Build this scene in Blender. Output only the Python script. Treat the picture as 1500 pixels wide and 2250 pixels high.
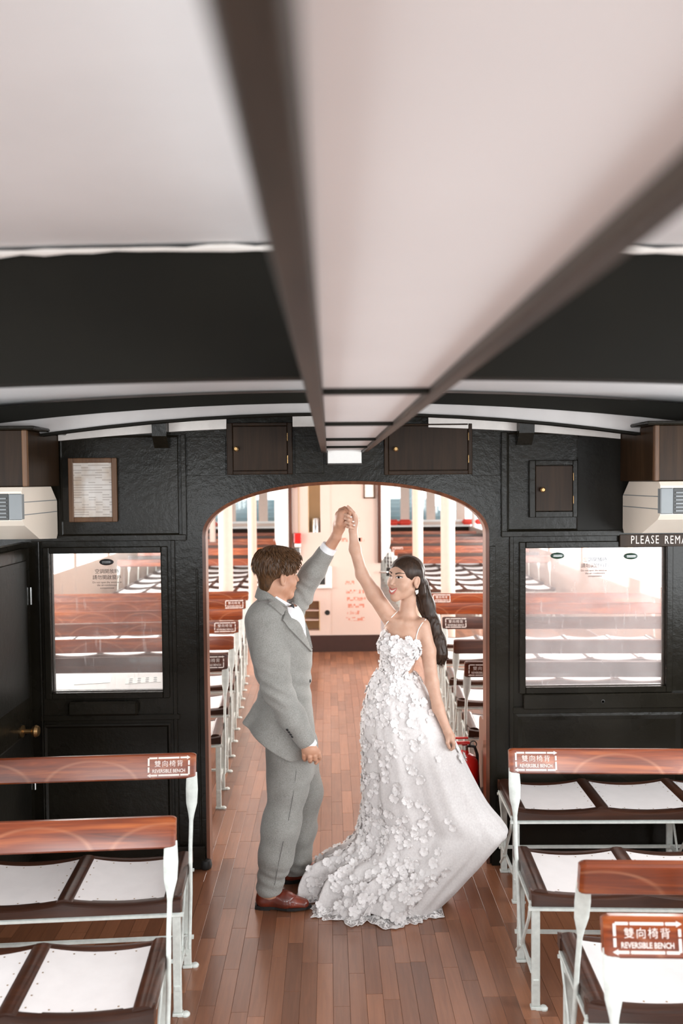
import bpy, bmesh, math, random
import numpy as np
from mathutils import Vector, Matrix, Quaternion

# ------------------------------------------------------------------ scene
for o in list(bpy.data.objects):
    bpy.data.objects.remove(o, do_unlink=True)
SC = bpy.context.scene
COL = SC.collection
random.seed(7)
RNG = np.random.default_rng(7)

# ------------------------------------------------------------------ camera
FPX = 1800.0                                   # focal length in pixels of the 1500 x 2250 frame
CAM_POS = Vector((0.0, 0.0, 2.05))
CAM_ROT = (Matrix.Rotation(math.radians(-0.86), 3, 'Z') @
           Matrix.Rotation(math.radians(90 - 2.16), 3, 'X') @
           Matrix.Rotation(math.radians(-0.5), 3, 'Z'))
cam_data = bpy.data.cameras.new('camera')
cam = bpy.data.objects.new('camera', cam_data)
COL.objects.link(cam)
cam.location = CAM_POS
cam.rotation_euler = CAM_ROT.to_euler()
cam_data.sensor_fit = 'VERTICAL'
cam_data.sensor_height = 36.0
cam_data.lens = FPX / 2250 * 36.0
cam_data.clip_start = 0.02
cam_data.dof.use_dof = True
cam_data.dof.focus_distance = 3.95
cam_data.dof.aperture_fstop = 2.4
SC.camera = cam

# ------------------------------------------------------------------ world and light
SC.view_settings.view_transform = 'Standard'
SC.view_settings.look = 'None'
SC.view_settings.gamma = 1.0
SC.view_settings.use_curve_mapping = False
SC.view_settings.exposure = 0.0
world = bpy.data.worlds.new('sky')
SC.world = world
world.use_nodes = True
wn = world.node_tree.nodes
wn['Background'].inputs[0].default_value = (0.93, 0.965, 1.0, 1)
wn['Background'].inputs[1].default_value = 2.6


def area(name, loc, rot, sx, sy, power, col=(1, 0.98, 0.95)):
    l = bpy.data.lights.new(name, 'AREA')
    l.shape = 'RECTANGLE'; l.size = sx; l.size_y = sy; l.energy = power; l.color = col
    o = bpy.data.objects.new(name, l); COL.objects.link(o)
    o.location = loc; o.rotation_euler = rot
    return o


R90 = math.pi / 2
# daylight entering by the compartments' window rows (left, right, bow)
area('window_daylight', (-2.75, 1.2, 1.55), (0, -R90, 0), 1.0, 4.6, 95, (0.94, 0.98, 1.0))
area('window_daylight', (2.75, 1.2, 1.55), (0, R90, 0), 1.0, 4.6, 150, (0.94, 0.98, 1.0))
area('window_daylight', (-1.6, -2.4, 1.6), (R90, 0, 0), 1.1, 1.0, 42, (0.94, 0.98, 1.0))
area('window_daylight', (1.6, -2.4, 1.6), (R90, 0, 0), 1.1, 1.0, 48, (0.94, 0.98, 1.0))
area('window_daylight', (-3.65, 9.5, 1.6), (0, -R90, 0), 1.3, 9.0, 430, (1, 0.97, 0.93))
area('window_daylight', (3.65, 9.5, 1.6), (0, R90, 0), 1.3, 9.0, 480, (1, 0.96, 0.92))


def at(px, py, Y):
    """Point of the plane at depth Y seen at photo pixel (px, py): used to survey the photograph."""
    d = CAM_ROT @ Vector(((px - 750) / FPX, -(py - 1125) / FPX, -1.0))
    k = Y / d.y
    return CAM_POS + d * k


def atf(px, py, z=0.0):
    """Point at height z seen at photo pixel (px, py)."""
    d = CAM_ROT @ Vector(((px - 750) / FPX, -(py - 1125) / FPX, -1.0))
    return CAM_POS + d * ((z - CAM_POS.z) / d.z)


# ------------------------------------------------------------------ object helpers
def put(o, parent=None):
    COL.objects.link(o)
    if parent is not None:
        o.parent = parent
    return o


def tag(o, label=None, cat=None, group=None, kind=None):
    if label: o['label'] = label
    if cat: o['category'] = cat
    if group: o['group'] = group
    if kind: o['kind'] = kind
    return o


def thing(name, label, cat, loc=(0, 0, 0), rz=0.0, group=None):
    o = bpy.data.objects.new(name, None)
    o.empty_display_size = 0.1
    put(o)
    o.location = loc; o.rotation_euler = (0, 0, rz)
    return tag(o, label, cat, group)


def copy_tree(o, parent=None):
    c = o.copy(); COL.objects.link(c); c.parent = parent
    for ch in o.children:
        copy_tree(ch, c)
    return c


def shade(me, smooth=True):
    if smooth:
        me.polygons.foreach_set('use_smooth', np.ones(len(me.polygons), dtype=bool))
    return me


def mesh_np(name, V, F, mat=None, parent=None, smooth=True):
    """V (n,3) array, F list/array of polys."""
    me = bpy.data.meshes.new(name)
    V = np.asarray(V, dtype=np.float64)
    if isinstance(F, np.ndarray):
        F = F.tolist()
    me.from_pydata(V.tolist(), [], F)
    me.update()
    if mat is not None:
        me.materials.append(mat)
    shade(me, smooth)
    return put(bpy.data.objects.new(name, me), parent)


class MB:
    """collects solids into ONE mesh"""
    def __init__(self):
        self.V = []; self.F = []; self.M = []

    def add(self, V, F, mi=0):
        n = len(self.V)
        self.V.extend([tuple(v) for v in V])
        self.F.extend([tuple(i + n for i in f) for f in F])
        self.M.extend([mi] * len(F))
        return self

    def box(self, x0, x1, y0, y1, z0, z1, M=None, b=0.0, mi=0):
        if b > 0:
            # chamfered box: 24 verts
            b = min(b, (x1 - x0) / 2.01, (y1 - y0) / 2.01, (z1 - z0) / 2.01)
            V = []
            for sx in (0, 1):
                for sy in (0, 1):
                    for sz in (0, 1):
                        X = (x0, x1)[sx]; Y = (y0, y1)[sy]; Z = (z0, z1)[sz]
                        ix = b if sx == 0 else -b; iy = b if sy == 0 else -b; iz = b if sz == 0 else -b
                        V += [(X, Y + iy, Z + iz), (X + ix, Y, Z + iz), (X + ix, Y + iy, Z)]
            def c(sx, sy, sz, k): return (sx * 4 + sy * 2 + sz) * 3 + k
            F = [(c(0,0,0,0), c(0,0,1,0), c(0,1,1,0), c(0,1,0,0)), (c(1,0,0,0), c(1,1,0,0), c(1,1,1,0), c(1,0,1,0)),
                 (c(0,0,0,1), c(1,0,0,1), c(1,0,1,1), c(0,0,1,1)), (c(0,1,0,1), c(0,1,1,1), c(1,1,1,1), c(1,1,0,1)),
                 (c(0,0,0,2), c(0,1,0,2), c(1,1,0,2), c(1,0,0,2)), (c(0,0,1,2), c(1,0,1,2), c(1,1,1,2), c(0,1,1,2))]
            for sz in (0, 1):
                for sy in (0, 1):   # edges along x : faces k=1 (y) and k=2 (z)
                    q = (c(0,sy,sz,1), c(0,sy,sz,2), c(1,sy,sz,2), c(1,sy,sz,1)); F.append(q if (sy + sz) % 2 == 0 else q[::-1])
                for sx in (0, 1):
                    q = (c(sx,0,sz,2), c(sx,0,sz,0), c(sx,1,sz,0), c(sx,1,sz,2)); F.append(q if (sx + sz) % 2 == 0 else q[::-1])
            for sx in (0, 1):
                for sy in (0, 1):
                    q = (c(sx,sy,0,0), c(sx,sy,0,1), c(sx,sy,1,1), c(sx,sy,1,0)); F.append(q if (sx + sy) % 2 == 0 else q[::-1])
                    for sz in (0, 1):
                        t = (c(sx,sy,sz,0), c(sx,sy,sz,2), c(sx,sy,sz,1)); F.append(t if (sx + sy + sz) % 2 == 0 else t[::-1])
        else:
            V = [(x, y, z) for x in (x0, x1) for y in (y0, y1) for z in (z0, z1)]
            F = [(0, 1, 3, 2), (4, 6, 7, 5), (0, 4, 5, 1), (2, 3, 7, 6), (0, 2, 6, 4), (1, 5, 7, 3)]
        if M is not None:
            V = [tuple(M @ Vector(v)) for v in V]
        return self.add(V, F, mi)

    def tube(self, pts, r, n=8, cap=True, mi=0, flat=None, up=None):
        """tube along pts; r a number or list; flat = (scale_u, scale_v)"""
        pts = [Vector(p) for p in pts]
        m = len(pts)
        rr = r if isinstance(r, (list, tuple, np.ndarray)) else [r] * m
        V = []
        ref = Vector(up) if up is not None else None
        prev = None
        for i, p in enumerate(pts):
            t = (pts[min(i + 1, m - 1)] - pts[max(i - 1, 0)])
            if t.length < 1e-9: t = Vector((0, 0, 1))
            t.normalize()
            if ref is not None:
                u = ref - t * ref.dot(t)
            elif prev is None:
                a = Vector((0, 0, 1)) if abs(t.z) < 0.9 else Vector((1, 0, 0))
                u = a - t * a.dot(t)
            else:
                u = prev - t * prev.dot(t)
            if u.length < 1e-6:
                u = Vector((1, 0, 0)) - t * t.x
            u.normalize(); prev = u
            w = t.cross(u)
            fu, fv = (flat[i] if isinstance(flat, list) else flat) if flat else (1, 1)
            for k in range(n):
                a = 2 * math.pi * k / n
                V.append(p + u * (math.cos(a) * rr[i] * fu) + w * (math.sin(a) * rr[i] * fv))
        F = []
        for i in range(m - 1):
            for k in range(n):
                k2 = (k + 1) % n
                F.append((i * n + k, i * n + k2, (i + 1) * n + k2, (i + 1) * n + k))
        if cap:
            F.append(tuple(range(n))[::-1]); F.append(tuple(range((m - 1) * n, m * n)))
        return self.add(V, F, mi)

    def lathe(self, prof, c=(0, 0, 0), n=20, mi=0, axis='z', M=None):
        V = []
        for r, h in prof:
            for k in range(n):
                a = 2 * math.pi * k / n
                v = Vector((r * math.cos(a), r * math.sin(a), h))
                if axis == 'y': v = Vector((v.x, v.z, -v.y)) if False else Vector((v.x, -v.z, v.y))
                if axis == 'x': v = Vector((v.z, v.x, v.y))
                if M is not None: v = M @ v
                V.append(v + Vector(c))
        F = []
        m = len(prof)
        for i in range(m - 1):
            for k in range(n):
                k2 = (k + 1) % n
                F.append((i * n + k, i * n + k2, (i + 1) * n + k2, (i + 1) * n + k))
        F.append(tuple(range(n))[::-1]); F.append(tuple(range((m - 1) * n, m * n)))
        return self.add(V, F, mi)

    def prism(self, poly, axis, a0, a1, mi=0):
        """extrude a 2-D polygon: axis 'y' -> poly in (x,z), 'x' -> (y,z), 'z' -> (x,y)"""
        def mk(p, a):
            return {'y': (p[0], a, p[1]), 'x': (a, p[0], p[1]), 'z': (p[0], p[1], a)}[axis]
        n = len(poly)
        V = [mk(p, a0) for p in poly] + [mk(p, a1) for p in poly]
        F = [tuple(range(n))[::-1], tuple(range(n, 2 * n))]
        F += [(i, (i + 1) % n, n + (i + 1) % n, n + i) for i in range(n)]
        return self.add(V, F, mi)

    def mesh(self, name, mats, smooth=False):
        me = bpy.data.meshes.new(name)
        me.from_pydata(self.V, [], self.F)
        for m in (mats if isinstance(mats, (list, tuple)) else [mats]):
            me.materials.append(m)
        if any(self.M):
            me.polygons.foreach_set('material_index', self.M)
        bm = bmesh.new(); bm.from_mesh(me)
        bmesh.ops.recalc_face_normals(bm, faces=bm.faces)
        bm.to_mesh(me); bm.free()
        shade(me, smooth)
        if smooth:
            try: me.set_sharp_from_angle(angle=math.radians(40))
            except Exception: pass
        me.update()
        return me

    def build(self, name, mats, parent=None, smooth=False):
        return put(bpy.data.objects.new(name, self.mesh(name, mats, smooth)), parent)


def lin(r, g, b):
    f = lambda c: (c / 255 / 12.92) if c / 255 <= 0.04045 else ((c / 255 + 0.055) / 1.055) ** 2.4
    return (f(r), f(g), f(b), 1)


# ------------------------------------------------------------------ materials
class NT:
    def __init__(self, name):
        self.m = bpy.data.materials.new(name)
        self.m.use_nodes = True
        self.t = self.m.node_tree
        self.b = self.t.nodes['Principled BSDF']
        self.out = self.t.nodes['Material Output']

    def n(self, typ, **kw):
        nd = self.t.nodes.new(typ)
        for k, v in kw.items():
            if k.startswith('i_'):
                nd.inputs[k[2:].replace('_', ' ')].default_value = v
            elif k.startswith('n') and k[1:].isdigit():
                nd.inputs[int(k[1:])].default_value = v
            else:
                setattr(nd, k, v)
        return nd

    def l(self, a, b):
        self.t.links.new(a, b)

    def coord(self, which='Object', scale=(1, 1, 1), rnd=0.0):
        tc = self.n('ShaderNodeTexCoord')
        mp = self.n('ShaderNodeMapping')
        mp.inputs['Scale'].default_value = scale
        src = tc.outputs[which]
        if rnd:
            oi = self.n('ShaderNodeObjectInfo')
            mu = self.n('ShaderNodeMath', operation='MULTIPLY'); mu.inputs[1].default_value = rnd
            self.l(oi.outputs['Random'], mu.inputs[0])
            ad = self.n('ShaderNodeVectorMath', operation='ADD')
            self.l(src, ad.inputs[0]); self.l(mu.outputs[0], ad.inputs[1])
            src = ad.outputs[0]
        self.l(src, mp.inputs['Vector'])
        return mp.outputs[0]

    def noise(self, co, scale, detail=4, rough=0.55, dist=0.0):
        nd = self.n('ShaderNodeTexNoise')
        nd.inputs['Scale'].default_value = scale
        nd.inputs['Detail'].default_value = detail
        nd.inputs['Roughness'].default_value = rough
        nd.inputs['Distortion'].default_value = dist
        if co is not None: self.l(co, nd.inputs['Vector'])
        return nd.outputs['Fac']

    def ramp(self, fac, stops):
        r = self.n('ShaderNodeValToRGB')
        el = r.color_ramp.elements
        while len(el) < len(stops): el.new(0.5)
        for e, (p, c) in zip(el, stops):
            e.position = p; e.color = c if len(c) == 4 else (*c, 1)
        self.l(fac, r.inputs[0])
        return r.outputs[0]

    def bump(self, h, strength=0.2, dist=0.01):
        b = self.n('ShaderNodeBump')
        b.inputs['Strength'].default_value = strength
        b.inputs['Distance'].default_value = dist
        self.l(h, b.inputs['Height']); self.l(b.outputs[0], self.b.inputs['Normal'])

    def set(self, **kw):
        names = {'col': 'Base Color', 'rough': 'Roughness', 'metal': 'Metallic', 'spec': 'Specular IOR Level',
                 'coat': 'Coat Weight', 'coat_rough': 'Coat Roughness', 'sss': 'Subsurface Weight', 'alpha': 'Alpha',
                 'trans': 'Transmission Weight', 'ior': 'IOR', 'sheen': 'Sheen Weight', 'em': 'Emission Strength', 'emc': 'Emission Color'}
        for k, v in kw.items():
            self.b.inputs[names[k]].default_value = v
        return self


def simple(name, col, rough=0.5, metal=0.0, spec=0.5, var=0.08, scale=14.0, bump=0.0, coat=0.0):
    t = NT(name)
    co = t.coord('Object')
    f = t.noise(co, scale)
    c0 = tuple(max(0, c * (1 - var)) for c in col[:3]); c1 = tuple(min(1, c * (1 + var)) for c in col[:3])
    t.l(t.ramp(f, [(0.3, c0), (0.7, c1)]), t.b.inputs['Base Color'])
    t.set(rough=rough, metal=metal, spec=spec, coat=coat)
    if bump: t.bump(f, bump, 0.004)
    return t.m


def wood(name, dark, mid, light, rough=0.3, coat=0.3, scale=1.0, axis=0, rnd=13.0, bump=0.05, contrast=1.0, spec=0.5):
    """grain running along local axis (0 x, 1 y, 2 z); every object gets its own piece of timber"""
    t = NT(name)
    s = [14 * scale] * 3; s[axis] = 1.3 * scale
    co = t.coord('Object', tuple(s), rnd)
    g1 = t.noise(co, 1.0, 5, 0.6, 1.4)
    s2 = [90 * scale] * 3; s2[axis] = 3 * scale
    co2 = t.coord('Object', tuple(s2), rnd)
    g2 = t.noise(co2, 1.0, 3, 0.6, 0.2)
    mx = t.n('ShaderNodeMix', data_type='FLOAT'); mx.inputs[0].default_value = 0.3
    t.l(g1, mx.inputs[2]); t.l(g2, mx.inputs[3])
    c = t.ramp(mx.outputs[0], [(0.30, dark), (0.5, mid), (0.70, light)])
    oi = t.n('ShaderNodeObjectInfo')
    hs = t.n('ShaderNodeHueSaturation')
    mr = t.n('ShaderNodeMapRange'); mr.inputs[3].default_value = 1 - 0.22 * contrast; mr.inputs[4].default_value = 1 + 0.25 * contrast
    t.l(oi.outputs['Random'], mr.inputs[0]); t.l(mr.outputs[0], hs.inputs['Value'])
    t.l(c, hs.inputs['Color']); t.l(hs.outputs[0], t.b.inputs['Base Color'])
    t.set(rough=rough, coat=coat, coat_rough=0.15, spec=spec)
    t.bump(g2, bump, 0.002)
    return t.m


M = {}


def blackwood(name, col, rough=0.34, bumpy=0.35, coat=0.0):
    t = NT(name)
    co = t.coord('Object', (1, 1, 1))
    f = t.noise(co, 26, 5, 0.65)
    f2 = t.noise(co, 3.0, 3)
    c0 = tuple(c * 0.75 for c in col[:3]); c1 = tuple(c * 1.3 for c in col[:3])
    t.l(t.ramp(f2, [(0.3, c0), (0.7, c1)]), t.b.inputs['Base Color'])
    r = t.n('ShaderNodeMapRange'); r.inputs[3].default_value = rough - 0.12; r.inputs[4].default_value = rough + 0.14
    t.l(f2, r.inputs[0]); t.l(r.outputs[0], t.b.inputs['Roughness'])
    t.set(spec=0.13, coat=coat, coat_rough=0.13)
    t.bump(f, bumpy, 0.006)
    t.l(t.b.inputs['Normal'].links[0].from_socket, t.b.inputs['Coat Normal'])
    return t.m


M['black'] = blackwood('black_varnished_wood', lin(27, 24, 18), 0.27, 0.28, 0.14)
M['blackp'] = blackwood('black_panel_paint', lin(28, 26, 22), 0.4, 0.2)
M['beam'] = blackwood('dark_beam_paint', lin(24, 22, 17), 0.6, 0.12)
M['rail'] = wood('ceiling_rail_wood', lin(28, 23, 18), lin(46, 38, 31), lin(68, 56, 46), 0.5, 0.0, axis=1)
M['hatch'] = wood('hatch_brown_wood', lin(32, 20, 11), lin(45, 30, 17), lin(58, 40, 25), 0.4, 0.0, axis=2, spec=0.18)
M['trim'] = wood('arch_trim_wood', lin(60, 32, 19), lin(90, 51, 32), lin(114, 70, 46), 0.3, 0.3, axis=2)
M['bench'] = wood('varnished_bench_wood', lin(74, 28, 9), lin(122, 52, 17), lin(172, 90, 38), 0.28, 0.35, axis=0)


def add_rub_arcs(m):
    """pale half-moon rub marks left on the boards by sitters, one per seat"""
    t = m.node_tree; N = t.nodes; Lk = t.links
    b = N['Principled BSDF']
    src = b.inputs['Base Color'].links[0].from_socket
    def mth(op, a, b_=None, c=None):
        n = N.new('ShaderNodeMath'); n.operation = op
        for i, v in enumerate((a, b_, c)):
            if v is None: continue
            if isinstance(v, (int, float)): n.inputs[i].default_value = v
            else: Lk.new(v, n.inputs[i])
        return n.outputs[0]
    tc = N.new('ShaderNodeTexCoord'); sp = N.new('ShaderNodeSeparateXYZ'); Lk.new(tc.outputs['Object'], sp.inputs[0])
    oi = N.new('ShaderNodeObjectInfo')
    x = mth('ADD', sp.outputs[0], mth('MULTIPLY', oi.outputs['Random'], 0.3))
    fx = mth('SUBTRACT', mth('FRACT', mth('DIVIDE', x, 0.44)), 0.5)
    ex = mth('POWER', mth('MULTIPLY', fx, 2.3), 2)
    ez = mth('POWER', mth('DIVIDE', mth('ADD', sp.outputs[2], 0.075), 0.105), 2)
    r = mth('SQRT', mth('ADD', ex, ez))
    edge = mth('SUBTRACT', 1.0, mth('MINIMUM', mth('DIVIDE', mth('ABSOLUTE', mth('SUBTRACT', r, 1.0)), 0.07), 1.0))
    nz_ = N.new('ShaderNodeTexNoise'); nz_.inputs['Scale'].default_value = 9; Lk.new(tc.outputs['Object'], nz_.inputs['Vector'])
    f = mth('MULTIPLY', edge, mth('MULTIPLY', nz_.outputs['Fac'], 0.42))
    mx = N.new('ShaderNodeMix'); mx.data_type = 'RGBA'
    Lk.new(f, mx.inputs[0]); Lk.new(src, mx.inputs[6]); mx.inputs[7].default_value = lin(214, 150, 112)
    Lk.new(mx.outputs[2], b.inputs['Base Color'])


add_rub_arcs(M['bench'])
M['benchdark'] = wood('dark_bench_wood', lin(38, 19, 11), lin(56, 30, 18), lin(78, 44, 28), 0.3, 0.3, axis=0, spec=0.35)
M['benchmid'] = wood('brown_bench_wood', lin(48, 22, 12), lin(78, 38, 22), lin(106, 58, 38), 0.3, 0.35, axis=0)
M['frameoak'] = wood('brown_picture_frame_wood', lin(72, 48, 29), lin(94, 64, 40), lin(112, 80, 52), 0.5, 0.0, axis=2)
M['seat'] = simple('cream_seat_ply', lin(228, 222, 220), 0.45, var=0.03)
M['metal'] = simple('chipped_white_metal_paint', lin(214, 218, 212), 0.4, var=0.10, scale=40, bump=0.3)
M['stencil'] = simple('white_stencil_paint', lin(236, 222, 214), 0.6, var=0.06, scale=60)
M['ceil'] = simple('ceiling_white_paint', lin(229, 227, 227), 0.55, var=0.04, scale=3)
M['grayceil'] = simple('grey_fascia_paint', lin(186, 182, 180), 0.5, var=0.08, scale=5)
M['cornice'] = simple('white_cornice_paint', lin(232, 226, 220), 0.5, var=0.05, scale=20, bump=0.2)
M['acbody'] = simple('ivory_plastic', lin(226, 213, 198), 0.4, var=0.03, scale=6)
M['acgrey'] = simple('grey_plastic', lin(122, 126, 128), 0.35, var=0.03)
M['acdark'] = simple('dark_grille_plastic', lin(44, 44, 42), 0.4, var=0.05)
M['brass'] = simple('aged_brass', lin(170, 136, 92), 0.28, metal=0.9, var=0.1)
M['steel'] = simple('polished_steel', lin(200, 200, 198), 0.18, metal=1.0, var=0.04)
M['darksteel'] = simple('dark_iron', lin(48, 46, 43), 0.45, metal=0.6, var=0.1)
M['red'] = simple('red_enamel', lin(205, 26, 20), 0.3, var=0.05, coat=0.3)
M['orange'] = simple('orange_red_cloth', lin(214, 62, 44), 0.6, var=0.08)
M['blackrub'] = simple('black_rubber', lin(24, 24, 23), 0.5, var=0.1)
M['casing'] = simple('cream_casing_paint', lin(220, 198, 186), 0.55, var=0.02, scale=2)
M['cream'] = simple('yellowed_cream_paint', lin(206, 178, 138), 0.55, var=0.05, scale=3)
M['column'] = simple('cream_column_paint', lin(216, 194, 180), 0.5, var=0.03)
M['kick'] = simple('dark_brown_plinth_paint', lin(58, 36, 30), 0.5, var=0.1)
M['whitepaint'] = simple('white_gloss_paint', lin(236, 234, 230), 0.35, var=0.03)
M['greensign'] = simple('dark_green_sign', lin(28, 62, 44), 0.4, var=0.03)
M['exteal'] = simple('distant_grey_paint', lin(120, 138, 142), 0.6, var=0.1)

# ================================================================== THE SETTING
WY = 4.30            # front face of the bulkhead with the arched doorway
WT = 0.07            # its thickness
SIDE = 2.62          # half width of the near compartment
BSIDE = 3.5          # half width of the far compartment
FARY = 20.5          # far bulkhead


def wq(px, py, Y=WY):
    p = at(px, py, Y)
    return p.x, p.z


# ------------------------------------------------------------------ floor of timber strips
def floor_mat(island):
    t = NT('floor_strip_wood' + ('_field' if island else ''))
    if island:
        rnd = t.n('ShaderNodeNewGeometry').outputs['Random Per Island']
    else:
        rnd = t.n('ShaderNodeObjectInfo').outputs['Random']
    tc = t.n('ShaderNodeTexCoord')
    ge = t.n('ShaderNodeNewGeometry')
    mu = t.n('ShaderNodeMath', operation='MULTIPLY'); mu.inputs[1].default_value = 37.0
    t.l(rnd, mu.inputs[0])
    ad = t.n('ShaderNodeVectorMath', operation='ADD')
    t.l(ge.outputs['Position'], ad.inputs[0]); t.l(mu.outputs[0], ad.inputs[1])
    mp = t.n('ShaderNodeMapping'); mp.inputs['Scale'].default_value = (60, 4, 1)
    t.l(ad.outputs[0], mp.inputs[0])
    g = t.noise(mp.outputs[0], 1.0, 4, 0.6, 0.5)
    base = t.ramp(rnd, [(0.0, lin(118, 74, 51)), (0.35, lin(132, 84, 58)), (0.7, lin(144, 93, 65)), (1.0, lin(160, 105, 74))])
    mx = t.n('ShaderNodeMix', data_type='RGBA', blend_type='MULTIPLY'); mx.inputs[0].default_value = 1.0
    t.l(base, mx.inputs[6])
    t.l(t.ramp(g, [(0.25, (0.8, 0.8, 0.8)), (0.75, (1.12, 1.12, 1.12))]), mx.inputs[7])
    t.l(mx.outputs[2], t.b.inputs['Base Color'])
    # scuffed varnish
    n2 = t.noise(ge.outputs['Position'], 5.0, 4)
    mr = t.n('ShaderNodeMapRange'); mr.inputs[3].default_value = 0.26; mr.inputs[4].default_value = 0.48
    t.l(n2, mr.inputs[0]); t.l(mr.outputs[0], t.b.inputs['Roughness'])
    t.set(coat=1.0, coat_rough=0.2)
    t.bump(g, 0.05, 0.002)
    return t.m


floor = MB().box(-BSIDE, BSIDE, -2.6, FARY + 0.3, -0.10, -0.012).build('floor', M['kick'])
tag(floor, 'floor of reddish brown timber strips running down the aisle', None, kind='structure')
SW, SL = 0.066, 0.42
fm1, fm2 = floor_mat(False), floor_mat(True)
strips = []
ncol = int(2 * BSIDE / SW)
for i in range(ncol):
    x0 = -BSIDE + i * SW
    y = -2.6 - random.random() * SL
    while y < FARY:
        L = SL * random.uniform(0.6, 1.25)
        strips.append((x0, y, min(L, FARY - y)))
        y += L
vis = []
for s in strips:
    xc, yc = s[0] + SW / 2, s[1] + s[2] / 2
    edge_l = -0.62 - 0.055 * (yc - 3.5); edge_r = 0.84 + 0.055 * (yc - 3.5)
    if edge_l - 0.05 < xc < edge_r + 0.05 and yc > 2.9 and s[1] < 9.8:
        vis.append((s[2] * SW / yc ** 3, s))
vis.sort(key=lambda a: -a[0])
near = set(v[1] for v in vis[:300])
shared = {}
def strip_mesh(L):
    k = round(L / 0.04) * 0.04
    if k not in shared:
        shared[k] = MB().box(0.0003, SW - 0.0003, 0.0004, k - 0.0004, -0.012, 0.0, b=0.0010).mesh('plank', fm1)
    return k, shared[k]
rest = MB()
for s in strips:
    if s in near:
        k, me = strip_mesh(s[2])
        o = put(bpy.data.objects.new('plank', me), floor)
        o.location = (s[0], s[1], random.uniform(-0.0004, 0.0))
        o.scale = (1, s[2] / k, 1)
    else:
        rest.box(s[0] + 0.0006, s[0] + SW - 0.0006, s[1] + 0.0008, s[1] + s[2] - 0.0008, -0.012, random.uniform(-0.0004, 0.0))
tag(rest.build('plank_field', fm2, floor), kind='stuff')

# ------------------------------------------------------------------ ceiling of the near compartment
def cam_z(z0, c, x):
    return z0 - c * x * x


def arch_strip(mb, z_lo, c_lo, z_hi, c_hi, x0, x1, y0, y1, n=24):
    """transverse member whose lower and upper edges follow the deck camber"""
    xs = [x0 + (x1 - x0) * i / n for i in range(n + 1)]
    poly = [(x, cam_z(z_lo, c_lo, x)) for x in xs] + [(x, cam_z(z_hi, c_hi, x)) for x in reversed(xs)]
    V = []; F = []
    for x in xs:
        for y in (y0, y1):
            V += [(x, y, cam_z(z_lo, c_lo, x)), (x, y, cam_z(z_hi, c_hi, x))]
    for i in range(n):
        a = i * 4; b = a + 4
        F += [(a, b, b + 1, a + 1), (a + 2, a + 3, b + 3, b + 2), (a, a + 2, b + 2, b), (a + 1, b + 1, b + 3, a + 3)]
    F += [(0, 1, 3, 2), (n * 4, n * 4 + 2, n * 4 + 3, n * 4 + 1)]
    return mb.add(V, F)


ceiling = arch_strip(MB(), 2.50, 0.022, 2.56, 0.022, -SIDE, SIDE, -2.6, WY + WT).build('ceiling', M['ceil'], smooth=True)
tag(ceiling, 'white painted cambered deckhead above the near compartment', None, kind='structure')
# cross beam close overhead, dark, with a ragged white paint line along its top edge
b1 = arch_strip(MB(), 2.247, 0.026, 2.497, 0.022, -SIDE, -0.045, 1.56, 1.61).build('cross_beam', M['beam'], ceiling, True)
b1 = arch_strip(MB(), 2.247, 0.026, 2.497, 0.022, 0.215, SIDE, 1.56, 1.61).build('cross_beam', M['beam'], ceiling, True)
for xa, xb in ((-SIDE, -0.045), (0.215, SIDE)):
    mb = MB()
    pts = [(x, 1.553, cam_z(2.490, 0.022, x) - 0.004 * random.random()) for x in np.linspace(xa, xb, 60)]
    mb.tube(pts, [0.003 + 0.005 * random.random() for _ in pts], 6)
    mb.build('paint_edge', M['cornice'], ceiling, True)
# second cross member just before the bulkhead: dark band over grey fascia over a thin dark bead
YB = 4.02
for name, m, a in (('beam_band', 'beam', (2.433, .034, 2.484, .022)), ('fascia_board', 'grayceil', (2.386, .047, 2.433, .034)), ('bead', 'beam', (2.374, .047, 2.386, .047))):
    y0 = {'beam_band': YB, 'fascia_board': YB + 0.004, 'bead': YB - 0.006}[name]
    arch_strip(MB(), a[0], a[1], a[2], a[3], -SIDE, SIDE, y0, YB + 0.06).build(name, M[m], ceiling, True)
# longitudinal service trunking: two timber rails and white cover panels between thin cross battens
trunk = thing('ceiling_trunking', 'long white panelled trunking between two dark timber rails overhead', 'trunking', (0.08, 0, 2.2))
def tk(mb, name, mat, smooth=False):
    o = mb.build(name, M[mat], trunk, smooth)
    o.location = (-0.08, 0, -2.2)
    return o
HZ = 2.197
tk(MB().box(-0.038, -0.0095, -0.5, WY - 0.002, HZ, HZ + 0.11, b=0.003), 'side_rail', 'rail')
tk(MB().box(0.174, 0.200, -0.5, WY - 0.002, HZ, HZ + 0.11, b=0.003), 'side_rail', 'rail')
tk(MB().box(0.200, 0.212, -0.5, WY - 0.002, HZ + 0.022, HZ + 0.11, b=0.002), 'side_rail', 'rail')
by = [-0.5, 1.42, 2.22, 3.04, 3.72, WY - 0.03]
for a, b in zip(by[:-1], by[1:]):
    tk(MB().box(-0.0095, 0.174, a + 0.004, b - 0.004, HZ + 0.012, HZ + 0.02, b=0.001), 'cover_panel', 'ceil')
for b in by[1:-1]:
    tk(MB().box(-0.0095, 0.174, b - 0.011, b + 0.011, HZ + 0.002, HZ + 0.03, b=0.001), 'batten', 'beam')
tk(MB().box(-0.006, 0.171, WY - 0.028, WY - 0.003, HZ - 0.055, HZ + 0.02, b=0.002), 'end_cover', 'whitepaint')
tk(MB().box(-0.010, -0.006, WY - 0.03, WY - 0.002, HZ - 0.06, HZ + 0.02), 'end_edge', 'rail')
tk(MB().box(-0.010, 0.175, WY - 0.03, WY - 0.002, HZ - 0.062, HZ - 0.055), 'end_edge', 'rail')

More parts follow.
